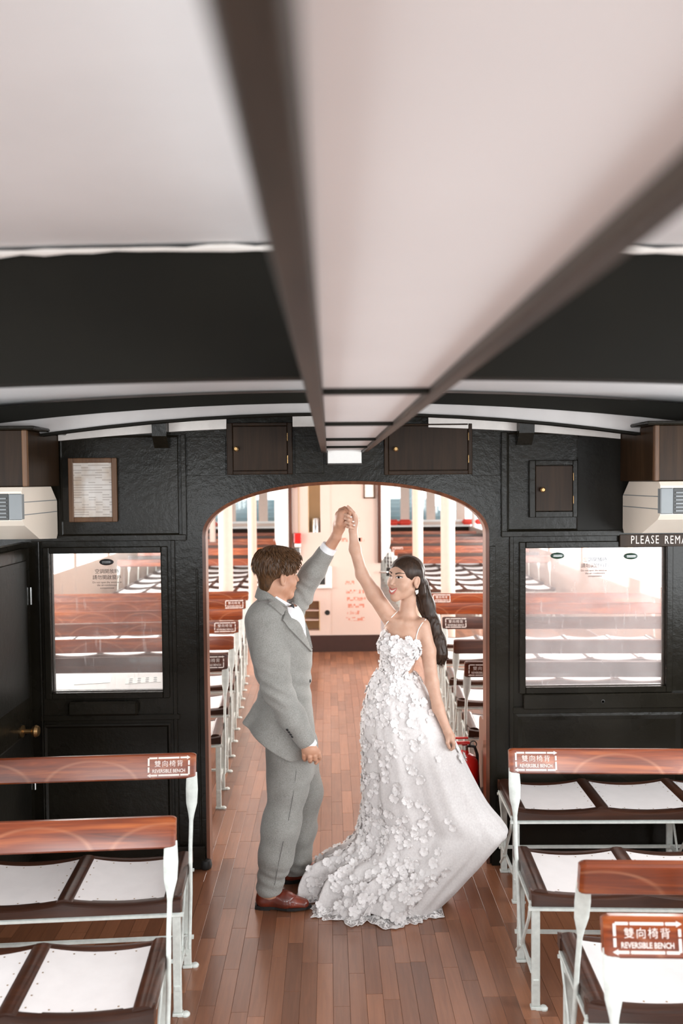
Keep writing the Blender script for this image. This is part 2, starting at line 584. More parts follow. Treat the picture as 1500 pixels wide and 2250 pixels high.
# ------------------------------------------------------------------ bulkhead with arched doorway
AXL, AXR = -0.666, 0.840
AC = (AXL + AXR) / 2; AH = (AXR - AXL) / 2
ATOP, ARISE = 2.050, 0.285
def arch_pts(inset=0.0, n=40):
    pts = []
    for i in range(n + 1):
        a = math.pi - math.pi * i / n
        c, s = math.cos(a), math.sin(a)
        e = 2.15
        pts.append((AC + (AH - inset) * math.copysign(abs(c) ** (2 / e), c), ATOP - ARISE + (ARISE - inset) * abs(s) ** (2 / e)))
    return pts
# window openings (x0,x1,z0,z1)
wl0 = wq(107, 1215); wl1 = wq(361, 1521)
W1 = (wl0[0], wl1[0], wl1[1], wl0[1])
wr0 = wq(1152, 1203); wr1 = wq(1463, 1508)
W2 = (wr0[0], wr1[0], wr1[1], wr0[1])
WTOP = 2.50
wb = MB()
y0, y1 = WY, WY + WT
for (X0, X1, w) in ((-2.62, AXL, W1), (AXR, 2.62, W2)):
    wb.box(X0, w[0], y0, y1, 0, WTOP); wb.box(w[1], X1, y0, y1, 0, WTOP)
    wb.box(w[0], w[1], y0, y1, 0, w[2]); wb.box(w[0], w[1], y0, y1, w[3], WTOP)
ap = arch_pts()
for (xa, za), (xb, zb) in zip(ap[:-1], ap[1:]):
    wb.add([(xa, y0, za), (xb, y0, zb), (xb, y0, WTOP), (xa, y0, WTOP), (xa, y1, za), (xb, y1, zb), (xb, y1, WTOP), (xa, y1, WTOP)],
           [(0, 1, 2, 3), (7, 6, 5, 4), (0, 4, 5, 1), (3, 2, 6, 7)])
wall = wb.build('wall_back', M['black'])
tag(wall, 'near black varnished timber bulkhead pierced by an arched doorway', None, kind='structure')
# reddish timber lining of the arch
prof = [(AXL, 0.0)] + arch_pts() + [(AXR, 0.0)]
pin = [(AXL + 0.017, 0.0)] + arch_pts(0.017) + [(AXR - 0.017, 0.0)]
V = []; F = []
n = len(prof)
for (a, b) in zip(prof, pin):
    V += [(a[0], WY - 0.012, a[1]), (b[0], WY - 0.006, b[1]), (b[0], WY + WT + 0.012, b[1]), (a[0], WY + WT + 0.012, a[1])]
for i in range(n - 1):
    for k in range(4):
        F.append((i * 4 + k, i * 4 + (k + 1) % 4, (i + 1) * 4 + (k + 1) % 4, (i + 1) * 4 + k))
F += [(0, 1, 2, 3), ((n - 1) * 4 + 3, (n - 1) * 4 + 2, (n - 1) * 4 + 1, (n - 1) * 4)]
o = MB().add(V, F).build('arch_trim', M['trim'], wall, True)


def wpart(name, mat, x0, x1, z0, z1, d, b=0.003, y=None):
    """board planted on the face of the bulkhead, d proud"""
    y = WY if y is None else y
    return MB().box(x0, x1, y - d, y + 0.004, z0, z1, b=b).build(name, M[mat], wall)


def wrect(a, b):
    (x0, z1), (x1, z0) = wq(*a), wq(*b)
    return x0, x1, z0, z1


def molding(px0, py0, px1, py1, wpx, d=0.010, mat='black', name='panel_molding'):
    """mitred picture-frame moulding given by its outer rectangle in the survey"""
    x0, x1, z0, z1 = wrect((px0, py0), (px1, py1))
    w = wpx / 415
    mb = MB()
    o = [(x0, z0), (x1, z0), (x1, z1), (x0, z1)]
    i = [(x0 + w, z0 + w), (x1 - w, z0 + w), (x1 - w, z1 - w), (x0 + w, z1 - w)]
    m_ = [(x0 + w * .4, z0 + w * .4), (x1 - w * .4, z0 + w * .4), (x1 - w * .4, z1 - w * .4), (x0 + w * .4, z1 - w * .4)]
    V = [(p[0], WY + 0.003, p[1]) for p in o] + [(p[0], WY - d * .6, p[1]) for p in o] + [(p[0], WY - d, p[1]) for p in m_] + [(p[0], WY + 0.003, p[1]) for p in i]
    F = []
    for r in range(3):
        for k in range(4):
            F.append((r * 4 + k, r * 4 + (k + 1) % 4, (r + 1) * 4 + (k + 1) % 4, (r + 1) * 4 + k))
    mb.add(V, F)
    return mb.build(name, M[mat], wall)


# stiles, rails and mouldings of the bulkhead
def strip(a, b, d, mat='black', name='wall_strip', bev=0.003):
    return wpart(name, mat, *wrect(a, b), d, bev)

strip((397, 955), (411, 1180), 0.016)                    # left vertical moulding
strip((1100, 950), (1113, 1170), 0.016)                  # right vertical moulding
strip((70, 1177), (410, 1187), 0.020, name='ledge')
strip((1100, 1167), (1560, 1175), 0.020, name='ledge')
strip((90, 1187), (102, 1900), 0.012)
strip((375, 1187), (396, 1900), 0.010)
strip((1118, 1175), (1128, 1900), 0.010)
strip((90, 1572), (396, 1580), 0.012, name='rail')
strip((1125, 1553), (1560, 1562), 0.014, name='rail')
molding(95, 1592, 380, 1880, 10)
molding(1128, 1565, 1500, 1880, 22)
molding(130, 958, 397, 1176, 6, 0.006)
molding(1113, 950, 1270, 1166, 6, 0.006)
strip((1268, 960), (1560, 1166), 0.006, 'blackp', 'wall_panel', 0.002)
strip((410, 960), (497, 1045), 0.005, 'black', 'wall_panel', 0.002)
strip((647, 958), (712, 1040), 0.005, 'black', 'wall_panel', 0.002)
strip((1036, 958), (1098, 1045), 0.005, 'black', 'wall_panel', 0.002)
strip((20, 1862), (452, 1905), 0.030, 'black', 'plinth')
strip((1078, 1862), (1560, 1905), 0.030, 'black', 'plinth')
strip((430, 1250), (445, 1900), 0.004, 'black', 'door_post')
strip((1074, 1200), (1090, 1900), 0.004, 'black', 'door_post')
# rubber toe cap at the left door post
p = atf(458, 1900)
MB().lathe([(0.012, 0.0), (0.03, 0.004), (0.034, 0.02), (0.028, 0.045), (0.008, 0.055)], (p.x - 0.008, p.y - 0.04, 0), 14).build('toe_cap', M['blackrub'], wall, True)

# cornice boards in white, broken by the hatch boxes and two dark brackets
def cornice(xa, xb):
    arch_strip(MB(), 2.336, 0.033, 2.400, 0.036, xa, xb, WY - 0.02, WY + 0.002, 10).build('cornice_board', M['cornice'], wall, True)
bx = lambda px: wq(px, 940)[0]
cornice(bx(130), bx(341)); cornice(bx(372), bx(498)); cornice(bx(643), bx(704)); cornice(bx(940), bx(1134)); cornice(bx(1166), bx(1360))
for (a, b) in (((340, 930), (372, 985)), ((1133, 920), (1166, 978))):
    x0, x1, z0, z1 = wrect(a, b)
    MB().prism([(WY + .003, z0), (WY - 0.02, z0), (WY - 0.075, z0 + 0.06), (WY - 0.085, z1 + 0.02), (WY + .003, z1 + 0.02)], 'x', x0, x1).build('beam_bracket', M['black'], wall)


def hatch(name, outer, door, knob, label, fw='hatch'):
    x0, x1, z0, z1 = wrect(*outer)
    t = thing(name, label, 'hatch', ((x0 + x1) / 2, WY, z0))
    L = Vector(t.location)
    def loc(o):
        o.parent = t; o.location = -L; return o
    dx0, dx1, dz0, dz1 = wrect(*door)
    fr = MB()
    for (a, b, c, d) in ((x0, dx0, z0, z1), (dx1, x1, z0, z1), (dx0, dx1, z0, dz0), (dx0, dx1, dz1, z1)):
        fr.box(a, b, WY - 0.022, WY + 0.002, c, d, b=0.003)
    loc(fr.build('hatch_frame', M[fw]))
    dr = loc(MB().box(dx0 + .002, dx1 - .002, WY - 0.018, WY + 0.001, dz0 + .002, dz1 - .002, b=0.002).build('hatch_door', M['hatch']))
    kx, kz = wq(*knob)
    kn = MB().lathe([(0.006, 0.0), (0.006, 0.012), (0.013, 0.018), (0.014, 0.026), (0.008, 0.033)], (kx, WY - 0.018, kz), 14, axis='y').build('knob', M['brass'], dr, True)
    for f in (0.25, 0.75):
        MB().tube([(dx1 + .001, WY - 0.024, dz0 + (dz1 - dz0) * f - .02), (dx1 + .001, WY - 0.024, dz0 + (dz1 - dz0) * f + .02)], 0.0025, 8).build('hinge', M['brass'], dr)
    return t

hatch('hatch', ((498, 930), (643, 1042)), ((511, 937), (632, 1034)), (520, 987), 'brown hatch door with left knob above the arch, left of the trunking')
hatch('hatch', ((843, 932), (1036, 1042)), ((852, 936), (1027, 1033)), (868, 987), 'wide brown hatch door above the arch, right of the trunking')
hatch('hatch', ((1161, 1012), (1266, 1136)), ((1174, 1023), (1256, 1123)), (1188, 1076), 'small square framed hatch door with brass knob above the right window', 'black')

# ------------------------------------------------------------------ windows in the bulkhead
def glass_mat(name, haze, tint, scr=1.0):
    t = NT(name)
    nt = t.t
    nt.nodes.remove(t.b)
    tr = t.n('ShaderNodeBsdfTransparent'); tr.inputs[0].default_value = (*tint, 1)
    df = t.n('ShaderNodeBsdfDiffuse'); df.inputs[0].default_value = (0.85, 0.82, 0.82, 1)
    tl = t.n('ShaderNodeBsdfTranslucent'); tl.inputs[0].default_value = (0.9, 0.86, 0.86, 1)
    gl = t.n('ShaderNodeBsdfGlossy'); gl.inputs['Roughness'].default_value = 0.04
    co = t.coord('Object', (1, 1, 1))
    n1 = t.noise(co, 5, 6, 0.7, 0.6)
    sc = t.n('ShaderNodeMapping'); sc.inputs['Scale'].default_value = (40, 40, 6); sc.inputs['Rotation'].default_value = (0, 0.7, 0)
    t.l(co, sc.inputs[0])
    n2 = t.noise(sc.outputs[0], 1.0, 3)
    mr = t.n('ShaderNodeMapRange'); mr.inputs[1].default_value = 0.35; mr.inputs[2].default_value = 0.75
    mr.inputs[3].default_value = haze * 0.8; mr.inputs[4].default_value = haze * 1.3
    t.l(n1, mr.inputs[0])
    mr2 = t.n('ShaderNodeMapRange'); mr2.inputs[1].default_value = 0.62; mr2.inputs[2].default_value = 0.72; mr2.inputs[4].default_value = 0.10 * scr
    t.l(n2, mr2.inputs[0])
    ad = t.n('ShaderNodeMath', operation='ADD'); t.l(mr.outputs[0], ad.inputs[0]); t.l(mr2.outputs[0], ad.inputs[1])
    hz = t.n('ShaderNodeMixShader'); hz.inputs[0].default_value = 0.55
    t.l(df.outputs[0], hz.inputs[1]); t.l(tl.outputs[0], hz.inputs[2])
    m1 = t.n('ShaderNodeMixShader'); t.l(ad.outputs[0], m1.inputs[0]); t.l(tr.outputs[0], m1.inputs[1]); t.l(hz.outputs[0], m1.inputs[2])
    fr = t.n('ShaderNodeFresnel'); fr.inputs[0].default_value = 1.5
    m2 = t.n('ShaderNodeMixShader'); t.l(fr.outputs[0], m2.inputs[0]); t.l(m1.outputs[0], m2.inputs[1]); t.l(gl.outputs[0], m2.inputs[2])
    t.l(m2.outputs[0], t.out.inputs[0])
    return t.m


M['glass1'] = glass_mat('smudged_window_glass', 0.07, (0.93, 0.95, 0.95))
M['glass2'] = glass_mat('reflection_haze_glass', 0.21, (0.95, 0.93, 0.93))  # pale diffuse veil stands in for reflections of bright windows
M['clear'] = glass_mat('clear_window_glass', 0.02, (0.9, 0.95, 0.96), 0.2)
M['ink'] = simple('black_print', lin(40, 38, 38), 0.6, var=0.02)
M['green_vent'] = simple('dark_green_vent', lin(30, 56, 44), 0.35, var=0.05)

_fonts = {}
def text_mesh(body, size, ext=0.0004, bold=0.0, align='CENTER', sx=1.0, spacing=1.0):
    key = (body, size, ext, bold, align, sx, spacing)
    if key in _fonts: return _fonts[key]
    cu = bpy.data.curves.new('text', 'FONT')
    cu.body = body; cu.size = size; cu.extrude = ext; cu.offset = bold
    cu.align_x = align; cu.align_y = 'CENTER'; cu.resolution_u = 2; cu.space_character = spacing
    ob = bpy.data.objects.new('text', cu); COL.objects.link(ob)
    dg = bpy.context.evaluated_depsgraph_get(); dg.update()
    me = bpy.data.meshes.new_from_object(ob.evaluated_get(dg))
    bpy.data.objects.remove(ob, do_unlink=True); bpy.data.curves.remove(cu)
    if sx != 1.0:
        for v in me.vertices: v.co.x *= sx
    _fonts[key] = me
    return me


def text(name, body, size, loc, mat, parent=None, rot=(R90, 0, 0), **kw):
    me = text_mesh(body, size, **kw).copy()
    me.materials.clear(); me.materials.append(M[mat])
    o = put(bpy.data.objects.new(name, me), parent)
    o.location = loc; o.rotation_euler = rot
    return o


def window(name, w, glass, label, sash_px=13, handle=None, reveal=None):
    x0, x1, z0, z1 = w
    s = 0.016
    fr = MB()
    y0, y1 = WY - 0.012, WY + 0.03
    for (a, b, c, d) in ((x0 - .03, x0 + .004, z0 - .03, z1 + .03), (x1 - .004, x1 + .03, z0 - .03, z1 + .03), (x0 + .004, x1 - .004, z0 - .03, z0 + .004), (x0 + .004, x1 - .004, z1 - .004, z1 + .03)):
        fr.box(a, b, y0, y1, c, d, b=0.004)
    o = fr.build(name, M['black'])
    tag(o, label, None, kind='structure')
    pane = MB().box(x0 + .003, x1 - .003, WY + 0.030, WY + 0.035, z0 + .003, z1 - .003).build('pane', M[glass], o)
    bead = MB()
    for (a, b, c, d) in ((x0, x0 + .008, z0, z1), (x1 - .012, x1, z0, z1), (x0 + .008, x1 - .012, z0, z0 + .007), (x0 + .008, x1 - .012, z1 - .006, z1)):
        bead.box(a, b, WY + 0.016, WY + 0.030, c, d, b=0.002)
    bead.build('glazing_bead', M['rail'], o)
    return o


win1 = window('window_1', W1, 'glass1', 'black framed left bulkhead window with clear smudged glass')
win2 = window('window_2', W2, 'glass2', 'black framed right bulkhead window with reflection haze mixed into its glass')
PY = WY + 0.0285
def vent(px, py, w, o, mat='ink'):
    x, z = wq(px, py, PY)
    mb = MB()
    mb.lathe([(1.0, 0), (1.0, 0.003), (0.8, 0.006), (0.0, 0.006)], (0, 0, 0), 20, axis='y')
    v = mb.build('oval_vent', M[mat], o, True)
    v.location = (x, PY + 0.001, z); v.scale = (w / 2, 1, w / 4.4)
    for dz in (-0.0035, 0.0035):
        MB().box(x - w * .3, x + w * .3, PY - 0.0075, PY - 0.004, z + dz - .001, z + dz + .001).build('slot', M['steel'], o)
vent(234, 1235, 0.075, win1)
vent(1224, 1221, 0.075, win2, 'green_vent'); vent(1385, 1222, 0.075, win2, 'green_vent')
def notice(px, py, o):
    x, z = wq(px, py, PY)
    for dz, s, b in ((0.034, 0.0255, '空調開放時'), (0.002, 0.0255, '請勿開啟窗戶'), (-0.023, 0.0135, 'Do not open the window in'), (-0.038, 0.0135, 'the air-conditioned'), (-0.053, 0.0135, 'compartment')):
        text('notice_print', b, s, (x, PY, z + dz), 'ink', o)
notice(235, 1270, win1); notice(1307, 1244, win2)
# lifting rail of the left window, sill rail of the right one
x0, x1, z0, z1 = wrect((153, 1539), (306, 1568))
MB().box(x0, x1, WY - 0.045, WY + 0.002, z0, z1, b=0.012).build('lift_handle', M['black'], win1)
strip((1148, 1524), (1560, 1551), 0.028, 'black', 'sill_rail', 0.004)
x, z = wq(1320, 1538)
MB().lathe([(0.011, 0), (0.011, 0.003), (0.006, 0.004), (0.006, 0.0)], (x, WY - 0.028, z), 16, axis='y').build('keyhole_ring', M['darksteel'], wall)
# sign board over the right window
x0, x1, z0, z1 = wrect((1358, 1174), (1640, 1198))
sg = MB().box(x0, x1, WY - 0.026, WY - 0.012, z0, z1, b=0.002).build('sign_board', M['hatch'])
tag(sg, 'dark sign board with pale capitals over the right window', 'sign')
p = wq(1385, 1187, WY - 0.027)
text('lettering', 'PLEASE', 0.062, (p[0], WY - 0.0268, p[1]), 'stencil', sg, align='LEFT', sx=0.66, spacing=1.22)
p = wq(1459, 1187, WY - 0.027)
text('lettering', 'REMAIN', 0.062, (p[0], WY - 0.0268, p[1]), 'stencil', sg, align='LEFT', sx=0.66, spacing=1.22)

# ------------------------------------------------------------------ left side partition with panelled door, knob and latch
PXW = -1.575
side = MB().box(PXW - 0.04, PXW, 2.9, WY, 0, 1.745).build('wall_left', M['black'])
tag(side, 'dark timber side partition running forward from the bulkhead', None, kind='structure')
door = MB()
door.box(PXW, PXW + 0.022, 3.30, WY - 0.05, 0.03, 1.72, b=0.004)
d = door.build('door_1', M['black'])
tag(d, 'dark panelled side door with brass knob at the left edge', None, kind='structure')
for z0, z1 in ((0.95, 1.66), (0.12, 0.78)):
    MB().box(PXW + 0.018, PXW + 0.026, 3.40, WY - 0.10, z0, z1, b=0.006).build('door_panel', M['blackp'], d)
k = at(45, 1607, 4.10)
MB().lathe([(0.03, 0), (0.03, 0.006), (0.011, 0.01), (0.011, 0.045), (0.024, 0.052), (0.031, 0.068), (0.024, 0.083), (0.0, 0.088)], (PXW + 0.022, 4.10, k.z), 20, axis='x').build('knob', M['brass'], d, True)
for zz in (1.47, 0.5):
    MB().tube([(PXW + 0.028, WY - 0.055, zz - 0.045), (PXW + 0.028, WY - 0.055, zz + 0.045)], 0.006, 8).build('hinge', M['steel'], d)

# ------------------------------------------------------------------ air conditioners with timber housings above
def aircon(sgn, label, label2):
    xi = at(124, 1100, WY - .02).x if sgn < 0 else at(1369, 1100, WY - .02).x
    yf = 3.80
    t = thing('air_conditioner', label, 'air conditioner', (xi + sgn * 0.4, WY - 0.2, 1.78))
    L = Vector(t.location)
    def loc(o):
        o.parent = t; o.location = -L; return o
    zt, zb = 2.035, 1.80
    # body profile in (y,z): sloped underside toward the bulkhead
    prof = [(WY - .012, zt - 0.075), (WY - .012, zb - 0.01), (WY - .03, zb - 0.035), (yf + 0.22, zb - 0.02), (yf + 0.03, zb + 0.055), (yf, zb + 0.08), (yf, zt - 0.02), (yf + 0.015, zt), (WY - .10, zt), ]
    x0, x1 = (xi, xi + sgn * 0.95) if sgn > 0 else (xi + sgn * 0.95, xi)
    loc(MB().prism(prof, 'x', x0, x1).build('body', M['acbody']))
    # end panel grooves
    for f in (0.30, 0.62):
        z = zb + 0.05 + (zt - zb - 0.05) * f
        loc(MB().box(xi - .0015, xi + .0015, yf + 0.012, WY - 0.02, z - .002, z + .002).build('groove', M['acgrey']))
    # front: grey corner and dark grille with louvres
    xs = sorted((xi - sgn * 0.001, xi + sgn * 0.06))
    loc(MB().box(xs[0], xs[1], yf - 0.006, yf + 0.03, zb + 0.083, zt - 0.03, b=0.004).build('corner_cap', M['acgrey']))
    xs = sorted((xi + sgn * 0.06, xi + sgn * 0.90))
    g = loc(MB().box(xs[0], xs[1], yf - 0.003, yf + 0.01, zb + 0.083, zt - 0.03, b=0.002).build('grille', M['acdark']))
    for k in range(6):
        z = zb + 0.095 + k * 0.017
        MB().box(xs[0] + .01, xs[1] - .01, yf - 0.008, yf - 0.002, z, z + .006).build('louvre', M['acgrey'], g)
    # timber housing
    y2 = 3.83
    h = thing('timber_housing', label2, 'housing', (xi + sgn * 0.4, WY - 0.2, 2.04))
    L2 = Vector(h.location)
    ztop = 2.30
    xs = sorted((xi - sgn * 0.012, xi + sgn * 0.95))
    b = MB().box(xs[0], xs[1], y2, WY - 0.004, 2.037, ztop, b=0.004).build('housing_box', M['hatch']); b.parent = h; b.location = -L2
    xs = sorted((xi - sgn * 0.018, xi + sgn * 0.004))
    b = MB().box(xs[0], xs[1], y2 - 0.01, y2 + 0.02, 2.037, ztop, b=0.004).build('corner_post', M['frameoak']); b.parent = h; b.location = -L2
    xs = sorted((xi - sgn * 0.06, xi + sgn * 0.95))
    b = MB().box(xs[0], xs[1], y2 - 0.03, WY - 0.004, ztop, ztop + 0.018, b=0.006).build('top_board', M['black']); b.parent = h; b.location = -L2
aircon(-1, 'ivory air conditioner with grey corner hanging at the left edge', 'brown timber housing above the left air conditioner')
aircon(1, 'ivory air conditioner with grey corner hanging at the right edge', 'brown timber housing above the right air conditioner')

# ------------------------------------------------------------------ framed notice
x0, x1, z0, z1 = wrect((152, 1007), (260, 1146))
t = thing('framed_notice', 'faded printed notice in a brown timber frame on the dark bulkhead', 'picture frame', ((x0 + x1) / 2, WY - .012, z0))
L = Vector(t.location)
fr = MB()
w = 0.025
for (a, b, c, d_) in ((x0, x0 + w, z0, z1), (x1 - w, x1, z0, z1), (x0 + w, x1 - w, z0, z0 + w), (x0 + w, x1 - w, z1 - w, z1)):
    fr.box(a, b, WY - 0.028, WY - .005, c, d_, b=0.003)
o = fr.build('frame', M['frameoak'], t); o.location = -L
tp = NT('printed_notice_paper')
co = tp.coord('Object', (1, 1, 1))
sep = tp.n('ShaderNodeSeparateXYZ'); tp.l(co, sep.inputs[0])
mz = tp.n('ShaderNodeMath', operation='MULTIPLY'); mz.inputs[1].default_value = 78; tp.l(sep.outputs[2], mz.inputs[0])
fz = tp.n('ShaderNodeMath', operation='FRACT'); tp.l(mz.outputs[0], fz.inputs[0])
ln = tp.n('ShaderNodeMath', operation='LESS_THAN'); ln.inputs[1].default_value = 0.38; tp.l(fz.outputs[0], ln.inputs[0])
mp = tp.n('ShaderNodeMapping'); mp.inputs['Scale'].default_value = (28, 1, 78); tp.l(co, mp.inputs[0])
fl = tp.n('ShaderNodeVectorMath', operation='FLOOR'); tp.l(mp.outputs[0], fl.inputs[0])
wnz = tp.n('ShaderNodeTexWhiteNoise'); tp.l(fl.outputs[0], wnz.inputs[0])
gt = tp.n('ShaderNodeMath', operation='GREATER_THAN'); gt.inputs[1].default_value = 0.42; tp.l(wnz.outputs[0], gt.inputs[0])
an = tp.n('ShaderNodeMath', operation='MULTIPLY'); tp.l(ln.outputs[0], an.inputs[0]); tp.l(gt.outputs[0], an.inputs[1])
an2 = tp.n('ShaderNodeMath', operation='MULTIPLY'); an2.inputs[1].default_value = 0.45; tp.l(an.outputs[0], an2.inputs[0])
st = tp.ramp(tp.noise(co, 9, 3), [(0.45, lin(224, 218, 212)), (0.75, lin(196, 178, 160))])
mx = tp.n('ShaderNodeMix', data_type='RGBA'); tp.l(an2.outputs[0], mx.inputs[0]); tp.l(st, mx.inputs[6]); mx.inputs[7].default_value = lin(120, 100, 88)
tp.l(mx.outputs[2], tp.b.inputs['Base Color']); tp.set(rough=0.6, coat=0.3)
o = MB().box(x0 + w - .002, x1 - w + .002, WY - 0.018, WY - .006, z0 + w - .002, z1 - w + .002).build('paper', tp.m, t); o.location = -L

# ------------------------------------------------------------------ side walls and window rows of both compartments
def side_wall(name, x, y0, y1, zs, zh, ztop, posts, mat, label, t=0.06):
    s = 1 if x > 0 else -1
    mb = MB()
    xa, xb = sorted((x, x + s * t))
    mb.box(xa, xb, y0, y1, 0, zs); mb.box(xa, xb, y0, y1, zh, ztop)
    for p in posts:
        mb.box(xa, xb, p - 0.06, p + 0.06, zs, zh)
    return tag(mb.build(name, M[mat]), label, None, kind='structure')
side_wall('wall_left', -SIDE, -2.6, WY, 0.95, 2.05, 2.5, [-2.5, -1.2, 0.2, 1.6, 3.0, 4.2], 'black', 'dark side wall with open windows, left of the near compartment')
side_wall('wall_right', SIDE, -2.6, WY, 0.95, 2.05, 2.5, [-2.5, -1.2, 0.2, 1.6, 3.0, 4.2], 'black', 'dark side wall with open windows, right of the near compartment')
wf = MB()
wf.box(-SIDE, SIDE, -2.66, -2.6, 0, 1.0); wf.box(-SIDE, SIDE, -2.66, -2.6, 2.1, 2.5)
for x in (-2.5, -1.3, 0, 1.3, 2.5): wf.box(x - .06, x + .06, -2.66, -2.6, 1.0, 2.1)
tag(wf.build('wall_front', M['black']), 'dark bow wall with windows behind the viewer', None, kind='structure')

# ================================================================== REVERSIBLE BENCHES
PITCH = 0.44
SEAT_Z = 0.458
_bm = {}


def cached(key, fn):
    if key not in _bm: _bm[key] = fn()
    return _bm[key]


def backrest_mesh(L, mat):
    def mk():
        mb = MB()
        # slightly dished board with rounded edges, profile in (y,z)
        prof = [(-.012, -.052), (.010, -.052), (.016, -.046), (.013, 0), (.016, .046), (.010, .052), (-.012, .052), (-.018, .046), (-.015, 0), (-.018, -.046)]
        xs = [0, 0.008, 0.02] + [L * i / 10 for i in range(1, 10)] + [L - 0.02, L - 0.008, L]
        sc = [0.86, 0.96, 1.0] + [1.0] * 9 + [1.0, 0.96, 0.86]
        V = []; F = []; n = len(prof)
        for x, s in zip(xs, sc):
            V += [(x, p[0] * s, p[1] * s) for p in prof]
        for i in range(len(xs) - 1):
            for k in range(n):
                F.append((i * n + k, i * n + (k + 1) % n, (i + 1) * n + (k + 1) % n, (i + 1) * n + k))
        F += [tuple(range(n))[::-1], tuple(range((len(xs) - 1) * n, len(xs) * n))]
        mb.add(V, F)
        return mb.mesh('backrest', M[mat], True)
    return cached(('back', round(L, 2), mat), mk)


def marking_mesh():
    """stencilled REVERSIBLE BENCH panel with broken arrowed border, flat in x-z, centred"""
    def mk():
        mb = MB()
        W, H, t = 0.176, 0.078, 0.0075
        y0, y1 = -0.0006, 0.0
        def r(x0, x1, z0, z1): mb.box(x0, x1, y0, y1, z0, z1)
        x, z = W / 2, H / 2
        g = 0.004
        r(-x + .006, -x + .040, z - t, z); r(-x + .044, x - .044, z - t, z); r(x - .040, x - .010, z - t, z)
        mb.add([(x - .012, y0, z + .004), (x - .012, y0, z - t - .004), (x + .003, y0, z - t / 2)], [(0, 1, 2)])
        r(-x + .010, -x + .040, -z, -z + t); r(-x + .044, x - .044, -z, -z + t); r(x - .040, x - .006, -z, -z + t)
        mb.add([(-x + .012, y0, -z - .004), (-x + .012, y0, -z + t + .004), (-x - .003, y0, -z + t / 2)], [(0, 1, 2)])
        for s in (-1, 1):
            xa, xb = sorted((s * x, s * (x - t)))
            r(xa, xb, .004, z - (.004 if s < 0 else .016)); r(xa, xb, -z + (.016 if s < 0 else .004), -.001)
        for body, size, dz, sx, sp, bd in (('雙向椅背', 0.028, 0.010, 1.0, 1.22, 0.0), ('REVERSIBLE BENCH', 0.0200, -0.0185, 0.80, 1.0, 0.0004)):
            me = text_mesh(body, size, ext=0.0, sx=sx, spacing=sp, bold=bd)
            V = [(v.co.x, y0, v.co.y + dz) for v in me.vertices]
            mb.add(V, [tuple(p.vertices) for p in me.polygons])
        me = bpy.data.meshes.new('marking'); me.from_pydata(mb.V, [], mb.F); me.materials.append(M['stencil']); me.update()
        return me
    return cached('mark', mk)


def seat_panel_mesh():
    def mk():
        W, D = PITCH - 0.062, 0.33
        V = []; F = []; nx, ny = 10, 3
        for j in range(ny + 1):
            for i in range(nx + 1):
                u = i / nx; v = j / ny
                dip = -0.020 * (1 - (2 * u - 1) ** 2)
                V.append((0.031 + W * u, -D / 2 + D * v, dip))
        N = len(V)
        V += [(a, b, c - 0.006) for (a, b, c) in V]
        for j in range(ny):
            for i in range(nx):
                a = j * (nx + 1) + i
                F.append((a, a + 1, a + nx + 2, a + nx + 1)); F.append((N + a, N + a + nx + 1, N + a + nx + 2, N + a + 1))
        mb = MB().add(V, F)
        for j in (0, ny):
            for i in range(nx):
                a = j * (nx + 1) + i; q = (a, a + 1, N + a + 1, N + a); mb.F.append(q); mb.M.append(0)
        return mb.mesh('seat_panel', M['seat'], True)
    return cached('panel', mk)


def studs_mesh():
    def mk():
        mb = MB()
        W, D = PITCH - 0.062, 0.33
        def stud(u, v):
            z = -0.020 * (1 - (2 * u - 1) ** 2)
            x, y = 0.031 + W * u, -D / 2 + D * v
            V = [(x + .0036 * math.cos(a), y + .0036 * math.sin(a), z + .0005) for a in np.linspace(0, 2 * math.pi, 7)[:-1]] + [(x, y, z + .0018)]
            mb.add(V, [(i, (i + 1) % 6, 6) for i in range(6)])
        for u in np.linspace(.04, .96, 6): stud(u, .05); stud(u, .95)
        for v in np.linspace(.05, .95, 6)[1:-1]: stud(.04, v); stud(.96, v)
        return mb.mesh('studs', M['brass'])
    return cached('studs', mk)


def rail_mesh(n, side):
    """front/back seat rail with a scooped top edge under every panel"""
    def mk():
        mb = MB(); L = n * PITCH
        y0, y1 = (-0.215, -0.160) if side < 0 else (0.160, 0.200)
        m = n * 10
        V = []; F = []
        for i in range(m + 1):
            x = L * i / m; u = (x / PITCH) % 1.0
            if i == m: u = 1.0
            dip = -0.020 * (1 - (2 * u - 1) ** 2)
            zt = 0.006 + dip
            V += [(x, y0, -0.042), (x, y0 + .004, zt - .004), (x, y0 + .014, zt + .002), (x, y1, zt), (x, y1, -0.04)]
        for i in range(m):
            for k in range(5):
                F.append((i * 5 + k, i * 5 + (k + 1) % 5, (i + 1) * 5 + (k + 1) % 5, (i + 1) * 5 + k))
        F += [(0, 1, 2, 3, 4), tuple(range(m * 5, m * 5 + 5))]
        return mb.add(V, F).mesh('seat_rail', M['benchdark'], True)
    return cached(('rail', n, side), mk)


def divider_mesh(end):
    def mk():
        mb = MB()
        w = 0.031
        prof = [(-w, -.035), (w, -.035), (w, .002), (w * .6, .012), (0, .014), (-w * .6, .012), (-w, .002)]
        return mb.prism(prof, 'y', -0.19, 0.185).mesh('divider', M['benchdark'], True)
    return cached('div', mk)


